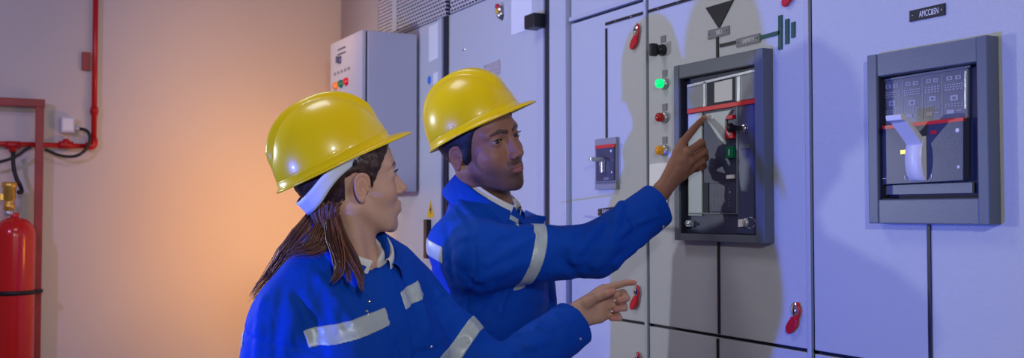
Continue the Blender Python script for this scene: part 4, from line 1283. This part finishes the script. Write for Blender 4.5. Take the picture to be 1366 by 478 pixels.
def man_jacket(p):
    d = man_jacket_smooth(p)
    el = np.exp(-(vlen(p - E_R) / .11) ** 2)
    cu = np.exp(-(vlen(p - W_R) / .09) ** 2)
    d = d - .0055 * el * fold_noise(p, np.cross(E_R - S_R, ZU) + (W_R - E_R) * .3, 110, 5) - .0042 * fold_noise(p, (E_R - S_R) * .6 + ZU * .25, 60, 8) * (1 - cu)
    d = d - .0035 * cu * fold_noise(p, (W_R - E_R), 120, 9)
    d = d - creases(p, cr_m)
    # armhole seam
    u = (E_R - S_R) / np.linalg.norm(E_R - S_R)
    seam = half(p, S_R - u * .028, u)
    d = d + .0035 * np.exp(-(seam / .0035) ** 2) * (vlen(p - S_R) < .13)
    # cut the cuffs, hollow them
    near = vlen(p - W_R) < .16
    d = np.where(near, smax(d, half(p, CF, cutn), .004), d)
    d = smax(d, -rcone(p, CF - cutn * .05, CF + cutn * .06, .040, .048), .004)
    cl = (W_L - E_L) / np.linalg.norm(W_L - E_L)
    d = np.where(vlen(p - W_L) < .12, smax(d, half(p, W_L - cl * .02, cl), .004), d)
    # neck opening, V at the front
    d = smax(d, -rcone(p, KCM.w((0, 0, -.01)), KCM.w((0, 0, .14)), .052, .075), .008)
    d = smax(d, -rcone(p, KCM.w((.05, 0, .0)), KCM.w((.100, 0, -.018)), .034, .012), .008)
    # hem
    d = smax(d, half(p, TM.w((0, 0, -.64)), -TM.R[:, 2]), .01)
    return d
lo, hi = bbox([S_R, W_R, S_L, W_L, TM.w((0, 0, .03)), TM.w((-.16, 0, -.3)), TM.w((.16, 0, -.3))], .11)
V, Q = surface(man_jacket, lo, hi, .0042, slack=2.0)
jm = np_mesh('jacket', V, Q, M['cloth'], man)
# reflective bands
nb = RT * .94 - UP * .27 + FW * .25; cb = P(723, 345, 2.22)
blo, bhi = bbox([cb], .13)
shell_part('reflective_band', man_jacket, blo, bhi, .0020, M['reflect'], jm, lambda p: np.maximum(np.abs(half(p, cb, nb)) - .0150, rcone(p, S_R, E_R, .086, .076)))
bo = P(584, 332, 2.36)
blo, bhi = bbox([P(575, 335, 2.3), P(610, 335, 2.55)], .09)
shell_part('reflective_band', man_jacket, blo, bhi, .0020, M['reflect'], jm, lambda p: np.maximum(np.abs(half(p, bo, UP + RT * .45)) - .0165, half(p, P(598, 332, 2.3), RT - FW * .2)))
blo, bhi = bbox([P(682, 293, 2.3)], .08)
shell_part('reflective_band', man_jacket, blo, bhi, .0022, M['reflect'], jm, lambda p: np.maximum(np.maximum(np.abs(half(p, P(681, 292, 2.3), UP + RT * .62)) - .005, half(p, P(692, 292, 2.3), RT)), half(p, P(671, 292, 2.3), -RT)))
collar('collar', KCM, M['cloth'], jm, .086, .069, .036, .058, .42, .020, flare=.016, spread=.022)
KSM = frame(P(645, 271, 2.45), 66, -33, 0)
collar('shirt_collar', KSM, M['shirt'], man, .077, .060, .041, .036, .30, .022, thick=.002, flare=.009, spread=.012)
b_ = MB()
lp = [hitpx(701, 281, man_jacket_smooth) - FW * .004, P(716, 288, 2.50), P(729, 290, 2.49), P(722, 304, 2.47), P(706, 303, 2.43), P(694, 296, 2.40)]
lv_ = [b_.bm.verts.new(v) for v in lp]; b_.bm.faces.new(lv_)
lo_ = b_.build('collar_point', M['cloth'], jm); s_ = lo_.modifiers.new('s', 'SOLIDIFY'); s_.thickness = .004; s_.offset = 0
def man_shirt(p):
    d = torso_d(p, TM, .97, 1.0, .15, .05) + .006
    d = smin(d, rcone(p, TM.w((-.005, 0, -.03)), TM.w((.0, 0, .018)), .070, .062), .02)
    d = smax(d, half(p, TM.w((0, 0, -.2)), -TM.R[:, 2]), .01)
    return smax(d, -rcone(p, KCM.w((0, 0, -.005)), KCM.w((0, 0, .12)), .051, .085), .006)
lo, hi = bbox([TM.w((-.13, -.18, -.2)), TM.w((.13, .18, .06)), TM.w((.13, -.18, -.2)), TM.w((-.13, .18, .06))], .03)
V, Q = surface(man_shirt, lo, hi, .006); np_mesh('shirt', V, Q, M['shirt'], man)
snap(jm, [P(882, 300, 2.40) - UP * .0], man_jacket)
legs('man', TM, man, .86, 0, None, man)

# =================================================================== the woman
HW = frame(P(466, 249, 2.0), 113, 7, 2)
KW = .985
TW = frame(P(472, 340, 2.02), 46, -3, 5)
R_S = P(381, 441, 1.93); R_E = P(348, 615, 1.95); R_W = P(400, 780, 1.86)
L_S = P(566, 424, 2.13); L_E = P(660, 508, 2.10); L_W = P(768, 423, 2.22); L_C = P(767, 431, 2.215)
base_w, lip_w, brow_w = (.54, .315, .225), (.42, .12, .11), (.022, .015, .013)
NW = TW.w((-.005, 0, -.01))
def woman_head_w(p):
    q = HW.to(p) / KW
    d = smin(head_core(q, False), ear_d(q, .014, 7), .004) * KW
    d = smin(d, rcone(p, HW.w(np.array([-.018, 0, -.035])), NW, .050, .052), .02)
    for s in (1, -1): d = smin(d, rcone(p, HW.w(np.array([-.018, s * .048, -.040])), TW.w((.045, s * .016, -.02)), .010, .010), .02)
    return d
G2 = lambda px, py, d: P(px, py, d)
mcp_w = [G2(806, 386, 2.235), G2(811, 397, 2.232), G2(811, 409, 2.228), G2(806, 421, 2.224)]
fing_w = [([mcp_w[0], G2(824, 380.5, 2.225), G2(836, 377.5, 2.215), G2(846, 377.5, 2.205)], [.0092, .0080, .0070, .0058]),
          ([mcp_w[1], G2(831, 391, 2.232), G2(836, 398, 2.208), G2(826, 401, 2.198)], [.0094, .0084, .0077, .0070]),
          ([mcp_w[2], G2(831, 406, 2.226), G2(833, 411, 2.203), G2(821, 413, 2.194)], [.0092, .0082, .0075, .0068]),
          ([mcp_w[3], G2(824, 421.5, 2.220), G2(826, 425, 2.201), G2(816, 425, 2.193)], [.0084, .0073, .0067, .0060])]
thumb_w = ([G2(784, 404, 2.208), G2(798, 396, 2.197), G2(809, 391.5, 2.190), G2(818, 389, 2.188)], [.0120, .0103, .0086, .0068])
el_w = L_W + (L_E - L_W) * .4
def woman_hand(p):
    d = hand_d(p, L_W + (mcp_w[1] - L_W) * .03, mcp_w, fing_w, thumb_w, .0235, el_w)
    d = smin(d, rcone(p, G2(768, 412, 2.215), G2(800, 391, 2.224), .0150, .0115), .012)
    d = smin(d, rcone(p, G2(768, 430, 2.218), G2(800, 424, 2.218), .0150, .0110), .012)
    return smax(d, -ellip(p, G2(800, 410, 2.186), (.013, .013, .009)), .008)
def woman_core(p):
    d = torso_d(p, TW, .86, .84, .135, .04) + .012
    for a, b_, c in ((R_S, R_E, R_W), (L_S, L_E, L_W)):
        d = smin(d, smin(rcone(p, a, b_, .042, .033), rcone(p, b_, c, .032, .021), .02), .03)
    for s in (1, -1):
        H = TW.w((0, s * .08, -.52)); d = smin(d, rcone(p, H, np.array([H[0], H[1], .15]), .065, .035), .05)
    return d
parts = []
V, Q = surface(lambda q: woman_head_w(HW.w(q * KW)) / KW, (-.13, -.10, -.165), (.13, .10, .145), .00125)
parts.append((HW.w(V * KW), Q, face_colour(V, base_w, lip_w, brow_w, False)))
lo, hi = bbox([L_W] + mcp_w + [f[0][-1] for f in fing_w] + [el_w], .035)
V, Q = surface(woman_hand, lo, hi, .0013)
c = np.tile(np.array(base_w) * 1.0, (len(V), 1)); c *= 1 + .06 * noise3(V, 90, 22)[:, None]
for f in fing_w + [thumb_w]:
    c = mixc(c, np.array(base_w) * np.array([1.1, .68, .70]), np.exp(-(vlen(V - f[0][-1]) / .014) ** 4) * .7)
parts.append((V, Q, np.clip(c, 0, 1)))
# her right hand hangs below the frame
fr_w = frame(R_W, 60, -75, 0)
mc = [R_W + (R_W - R_E) / np.linalg.norm(R_W - R_E) * .075 + TW.R[:, 0] * (.026 - .017 * i) for i in range(4)]
dn = (R_W - R_E) / np.linalg.norm(R_W - R_E); inn = TW.R[:, 1]
fr_ = [([m, m + dn * .036 * k, m + dn * .058 * k + inn * .008, m + dn * .072 * k + inn * .020], [.009, .008, .0072, .006]) for m, k in zip(mc, (1, 1.08, 1, .82))]
th_ = ([R_W + dn * .02 + TW.R[:, 0] * .022, R_W + dn * .045 + TW.R[:, 0] * .045, R_W + dn * .07 + TW.R[:, 0] * .050], [.012, .0095, .0075])
lo, hi = bbox([R_W] + mc + [f[0][-1] for f in fr_] + [th_[0][-1], R_W - dn * .06], .035)
V, Q = surface(lambda p: hand_d(p, R_W, mc, fr_, th_, .0205, R_W - dn * .07), lo, hi, .0024)
parts.append((V, Q, np.tile(np.array(base_w), (len(V), 1))))
lo, hi = bbox([R_S, R_W, L_S, L_W, TW.w((0, 0, .02))], .14); lo[2] = .12
V, Q = surface(woman_core, lo, hi, .012)
parts.append((V, Q, np.tile(np.array(base_w), (len(V), 1))))
V, Q, cc = join_parts(parts)
woman = np_mesh('person', V, Q, M['skin_f'], None, {'skin_tone': cc})
props(woman, 'woman in yellow hard hat and blue workwear with long brown hair seen in profile', 'person')
eyes(Frame(HW.o, HW.R[:, 0] * KW, HW.R[:, 1] * KW, HW.R[:, 2] * KW), woman, (.98, -.05, .10), False)
HHW = frame(P(443, 210, 1.995), 104, 27, 2)
helmet(HHW, woman, 'yellow hard hat with a pale nape strap', True, .92, .022)

KCW = frame(P(470, 336, 2.01), 46, -34, 3)
def woman_jacket_smooth(p):
    d = torso_d(p, TW, 1.03, 1.10, .150, .058, True) - .008
    d = smin(d, rcone(p, TW.w((-.015, 0, -.04)), KCW.w((-.006, 0, .0)), .082, .064), .03)
    e = smin(rcone(p, R_S, R_E, .075, .070), rcone(p, R_E, R_W - dn * .03, .066, .055), .02)
    e2 = smin(rcone(p, L_S, L_E, .070, .062), rcone(p, L_E, L_C + (L_C - L_E) * .05, .060, .053), .02)
    return smin(smin(d, e, .03), e2, .03)
cutw = (L_W - L_E) / np.linalg.norm(L_W - L_E)
cr_w = px_creases([(395, 392, 430, 474, .010, -.009), (376, 388, 366, 478, .009, -.006), (350, 402, 342, 478, .010, .007), (452, 362, 492, 408, .009, -.009), (428, 372, 470, 432, .010, .006),
    (408, 420, 424, 446, .009, -.007), (540, 368, 556, 412, .010, -.007), (556, 380, 572, 440, .009, .006), (622, 456, 556, 474, .008, -.008), (586, 392, 640, 446, .010, .006), (576, 404, 600, 446, .009, -.006),
    (680, 452, 722, 470, .009, .007), (700, 430, 735, 440, .008, .006), (690, 478, 740, 462, .008, -.007), (740, 420, 760, 446, .007, .005), (480, 366, 524, 366, .012, .004), (524, 440, 540, 478, .010, -.005), (440, 400, 452, 440, .010, .005)], woman_jacket_smooth)
ZIP_N = TW.R[:, 1]
def woman_jacket(p):
    d = woman_jacket_smooth(p)
    cu = np.exp(-(vlen(p - L_W) / .08) ** 2)
    d = d - .0042 * fold_noise(p, TW.R[:, 2] + TW.R[:, 0] * .2, 48, 31) * (1 - cu) - .0038 * cu * fold_noise(p, cutw, 110, 33)
    d = d - .004 * np.exp(-(vlen(p - L_E) / .1) ** 2) * fold_noise(p, np.cross(L_W - L_S, FW), 95, 35)
    d = d - creases(p, cr_w)
    q = TW.to(p)
    # front placket
    d = np.where(q[:, 0] > .02, d - .0035 * (1 / (1 + np.exp((np.abs(q[:, 1] + .004) - .019) / .0012))), d)
    # yoke seam of each shoulder
    for S, E in ((R_S, R_E), (L_S, L_E)):
        u = (E - S) / np.linalg.norm(E - S); d = d + .0030 * np.exp(-(half(p, S + u * .01, u) / .003) ** 2) * (vlen(p - S) < .10)
    near = vlen(p - L_W) < .16
    d = np.where(near, smax(d, half(p, L_C, cutw), .004), d)
    d = smax(d, -rcone(p, L_C - cutw * .05, L_C + cutw * .06, .038, .050), .003)
    d = np.where(vlen(p - R_W) < .12, smax(d, half(p, R_W - dn * .02, dn), .004), d)
    d = smax(d, -rcone(p, KCW.w((0, 0, -.01)), KCW.w((0, 0, .14)), .049, .07), .008)
    d = smax(d, -rcone(p, KCW.w((.035, 0, .012)), KCW.w((.098, 0, -.022)), .046, .016), .008)
    return smax(d, half(p, TW.w((0, 0, -.62)), -TW.R[:, 2]), .01)
lo, hi = bbox([R_S, R_W, L_S, L_W, TW.w((0, 0, .03)), TW.w((-.17, 0, -.3)), TW.w((.2, 0, -.3))], .11)
V, Q = surface(woman_jacket, lo, hi, .0042, slack=2.0)
jw = np_mesh('jacket', V, Q, M['cloth'], woman)
cn = TW.R[:, 2] * math.cos(.20) - TW.R[:, 1] * math.sin(.20); cp = P(508, 438, 1.86)
blo, bhi = bbox([P(420, 470, 1.85), P(562, 410, 1.95)], .06)
shell_part('reflective_band', woman_jacket, blo, bhi, .0020, M['reflect'], jw,
           lambda p: np.maximum(np.maximum(np.abs(half(p, cp, cn)) - .0160, half(p, P(411, 470, 1.85), -RT * .9 - UP * .3)), half(p, TW.w((0, -.024, 0)), TW.R[:, 1])))
shell_part('reflective_band', woman_jacket, blo, bhi, .0020, M['reflect'], jw,
           lambda p: np.maximum(np.maximum(np.abs(half(p, cp + UP * .012, cn)) - .0160, half(p, P(562, 410, 1.95), RT * .95 + UP * .1)), half(p, TW.w((0, .020, 0)), -TW.R[:, 1])))
ua = (L_E - L_S) / np.linalg.norm(L_E - L_S)
sb = P(617, 460, 2.08); blo, bhi = bbox([sb], .11)
shell_part('reflective_band', woman_jacket, blo, bhi, .0020, M['reflect'], jw, lambda p: np.abs(half(p, sb, ua * .9 + RT * .25)) - .0160)
rb = P(323, 445, 1.93); blo, bhi = bbox([rb], .09)
shell_part('reflective_band', woman_jacket, blo, bhi, .0020, M['reflect'], jw, lambda p: np.maximum(np.abs(half(p, rb, UP + RT * .6)) - .0145, half(p, P(330, 445, 1.93), RT)))
collar('collar', KCW, M['cloth'], jw, .090, .072, .030, .052, .40, .022, flare=.018, spread=.024)
KSW = frame(P(471, 334, 2.01), 46, -34, 3)
collar('shirt_collar', KSW, M['shirt'], woman, .080, .060, .034, .036, .24, .030, thick=.002, flare=.010, spread=.014)
def woman_shirt(p):
    d = torso_d(p, TW, .95, 1.0, .135, .045) + .004
    d = smin(d, rcone(p, TW.w((-.005, 0, -.03)), TW.w((.0, 0, .015)), .064, .056), .02)
    d = smax(d, half(p, TW.w((0, 0, -.2)), -TW.R[:, 2]), .01)
    d = smax(d, -rcone(p, KCW.w((0, 0, -.005)), KCW.w((0, 0, .12)), .046, .08), .006)
    return smax(d, -rcone(p, KCW.w((.04, 0, .01)), KCW.w((.085, 0, -.016)), .026, .006), .006)
lo, hi = bbox([TW.w((-.13, -.17, -.2)), TW.w((.13, .17, .06)), TW.w((.13, -.17, -.2)), TW.w((-.13, .17, .06))], .03)
V, Q = surface(woman_shirt, lo, hi, .006); np_mesh('shirt', V, Q, M['shirt'], woman)
snap(jw, [P(503, 391, 1.86), P(501, 401, 1.86), P(501, 408, 1.86), P(574, 463, 1.98), P(773, 452, 2.16)], woman_jacket, .0035)
legs('woman', TW, woman, .80, 0, None, woman)

# ---- her hair
def woman_cap(q):
    d = head_core_skull(q) - .0075
    x, y, z = q[:, 0], np.abs(q[:, 1]), q[:, 2]
    # hairline: temple down in front of the ear, over it and to the nape
    lim = np.where(x > .060, .052 + (x - .060) * 1.2, np.where(x > .026, -.006 + (x - .026) * 1.7, np.where(x > -.026, .030 - np.abs(x + .003) * .5, -.030 - (-.026 - x) * .55)))
    d = smax(d, (lim - z) * .5, .004)
    return d + .0014 * noise3(q * np.array([1, 1, .4]), 420, 14)
V, Q = surface(woman_cap, (-.14, -.10, -.09), (.10, .10, .15), .0022)
hair = np_mesh('hair', HW.w(V * KW), Q, M['hair_f'], woman, {'shade': .05 + .06 * noise3(V * np.array([.5, 1, 1.5]), 260, 2)})
def strands(keys, n, r0, spread, seed, rtip=.25, push=None, shade=(.1, .9), lenj=.15, steps=22):
    r = np.random.default_rng(seed); Vs, Qs, Sh, off = [], [], [], 0
    K = [np.array(k[0]) for k in keys]; wd = np.array([k[1] for k in keys])
    m = 6; ns = 5
    C0 = np.array(smooth_pts(K, steps // (len(K) - 1) + 1)); nn = len(C0)
    tt = np.linspace(0, 1, nn); ww = np.interp(tt, np.linspace(0, 1, len(K)), wd)
    T = np.gradient(C0, axis=0); T /= vlen(T)[:, None]
    A = np.cross(T, FW); A /= vlen(A)[:, None]; B_ = np.cross(T, A)
    for s in range(n):
        a = r.uniform(-1, 1); b_ = r.uniform(-1, 1) * spread
        ph = r.uniform(0, 6.28); wob = r.uniform(.0, .0035)
        end = 1 - r.uniform(0, lenj) if r.random() > .12 else 1.0
        k = max(6, int(nn * end)); c = C0[:k].copy()
        fl = a + .18 * np.sin(tt[:k] * r.uniform(2, 5) + ph) * tt[:k]
        c = c + A[:k] * (ww[:k] * fl)[:, None] + B_[:k] * (ww[:k] * b_)[:, None] + A[:k] * (wob * np.sin(tt[:k] * 9 + ph) * tt[:k])[:, None]
        if push is not None:
            dd = push(c); need = dd < .004
            if need.any():
                e = .003; g = np.stack([push(c + np.eye(3)[j] * e) - push(c - np.eye(3)[j] * e) for j in range(3)], 1); g /= np.maximum(vlen(g)[:, None], 1e-9)
                c = c + g * (np.clip(.004 + .010 * r.random() - dd, 0, .08) * need)[:, None]
        rad = r0 * r.uniform(.6, 1.4) * (1 - (1 - rtip) * np.linspace(0, 1, k) ** 2); rad[-1] *= .2
        t_ = np.gradient(c, axis=0); t_ /= np.maximum(vlen(t_)[:, None], 1e-9); a_ = np.cross(t_, FW); a_ /= np.maximum(vlen(a_)[:, None], 1e-9); b2 = np.cross(t_, a_)
        ang = np.arange(ns) * 2 * math.pi / ns
        R_ = c[:, None] + rad[:, None, None] * (a_[:, None] * np.cos(ang)[None, :, None] + b2[:, None] * np.sin(ang)[None, :, None])
        idx = np.arange(k * ns).reshape(k, ns) + off
        q = np.stack([idx[:-1], np.roll(idx[:-1], -1, 1), np.roll(idx[1:], -1, 1), idx[1:]], -1).reshape(-1, 4)
        Vs.append(R_.reshape(-1, 3)); Qs.append(q); Sh.append(np.full(k * ns, r.uniform(*shade))); off += k * ns
    return np.concatenate(Vs), np.concatenate(Qs), np.concatenate(Sh)
pj = lambda p: np.minimum(woman_jacket_smooth(p), woman_head_w(p) )
packs = [
    strands([(P(446, 262, 2.005), .012), (P(428, 286, 2.01), .020), (P(412, 318, 2.01), .034), (P(392, 348, 2.015), .036), (P(366, 375, 2.02), .024), (P(338, 402, 2.02), .012)], 330, .0014, .45, 1, push=pj, lenj=.45, shade=(.1, .95)),
    strands([(P(446, 262, 1.98), .012), (P(438, 290, 1.97), .018), (P(430, 320, 1.95), .026), (P(416, 342, 1.95), .024), (P(402, 362, 1.96), .014)], 150, .0013, .5, 2, push=pj, lenj=.3, shade=(.0, .8)),
    strands([(P(448, 264, 1.965), .010), (P(443, 290, 1.95), .014), (P(446, 318, 1.92), .016), (P(452, 342, 1.89), .012), (P(452, 362, 1.875), .008), (P(441, 377, 1.865), .004)], 80, .0012, .5, 8, push=pj, lenj=.25, shade=(.0, .7)),
    strands([(P(450, 266, 1.955), .008), (P(448, 290, 1.94), .010), (P(457, 320, 1.915), .011), (P(470, 346, 1.885), .011), (P(480, 366, 1.87), .008), (P(483, 390, 1.86), .003)], 90, .0012, .5, 3, push=pj, lenj=.25, shade=(.0, .7)),
    strands([(P(448, 266, 1.96), .008), (P(444, 296, 1.94), .012), (P(452, 332, 1.905), .010), (P(462, 358, 1.88), .007), (P(466, 378, 1.87), .003)], 50, .0012, .5, 6, push=pj, lenj=.3, shade=(.0, .6)),
    strands([(P(412, 318, 2.01), .018), (P(394, 350, 2.01), .022), (P(366, 374, 2.01), .014), (P(338, 383, 2.01), .005)], 22, .0007, .5, 4, push=pj, lenj=.3, shade=(.3, .9)),
    strands([(P(412, 318, 2.01), .018), (P(386, 362, 2.01), .018), (P(358, 392, 2.01), .012), (P(332, 408, 2.01), .006)], 22, .0007, .5, 5, push=pj, lenj=.3, shade=(.3, .9)),
]
off = 0; VV, QQ, SS = [], [], []
for v, q, s in packs: VV.append(v); QQ.append(q + off); SS.append(s); off += len(v)
np_mesh('ponytail', np.concatenate(VV), np.concatenate(QQ), M['hair_f'], woman, {'shade': np.concatenate(SS)})
print('index tip x', fing_m[0][0][-1], 'screen')
# ------------------------------------------------------------------ light
def area(name, loc, target, size, power, col, spread=180, shape='DISK'):
    d = bpy.data.lights.new(name, 'AREA'); d.shape = shape; d.size = size; d.energy = power; d.color = col; d.spread = spread * D2R
    o = bpy.data.objects.new(name, d); C.objects.link(o); o.location = loc
    o.rotation_euler = (Vector(target) - Vector(loc)).to_track_quat('-Z', 'Y').to_euler(); return o
def spot(name, loc, target, power, col, angle, blend=.5, r=.05):
    d = bpy.data.lights.new(name, 'SPOT'); d.energy = power; d.color = col; d.spot_size = angle * D2R; d.spot_blend = blend; d.shadow_soft_size = r
    o = bpy.data.objects.new(name, d); C.objects.link(o); o.location = loc
    o.rotation_euler = (Vector(target) - Vector(loc)).to_track_quat('-Z', 'Y').to_euler(); return o
# blue stage lamp low on the left
spot('blue_lamp', (-1.6, 1.87, .90), (1.6, 2.15, 1.95), 310, (.07, .14, 1), 70, .9, .03)
spot('violet_lamp', (-1.2, 2.4, 2.5), (.1, 4.84, 1.9), 60, (.60, .42, 1), 85, .8, .05)
# white lamp far left
spot('white_lamp', (-.68, 3.67, 1.66), (1.4, 2.2, 1.5), 72, (.84, .90, 1), 130, .3, .04)
# soft lamp beside the photographer
area('key_lamp', (.05, -.45, 2.05), (1.1, 2.2, 1.4), .14, 17, (.97, 1, .95))
# overhead fill, added to lighten faces and panels; no fitting known there
area('overhead_fill', (.4, 2.4, 2.95), (.4, 2.4, 0), .6, 9, (.90, .93, 1), shape='SQUARE')
spot('front_lamp', (1.2, .15, 1.80), (.86, 2.05, 1.62), 20, (.88, .95, 1), 34, .8, .08)
# warm lamp at the foot of the back wall
spot('warm_lamp', (1.2, 3.9, 1.28), (1.22, 4.84, 1.28), 34, (1, .40, .02), 125, .9, .1)
spot('warm_lamp', (1.0, 3.6, 2.2), (1.25, 4.84, 2.1), 17, (1, .50, .18), 90, .9, .1)
w = bpy.data.worlds.new('world'); bpy.context.scene.world = w; w.use_nodes = True
w.node_tree.nodes['Background'].inputs[0].default_value = (.60, .47, .70, 1)
w.node_tree.nodes['Background'].inputs[1].default_value = .19
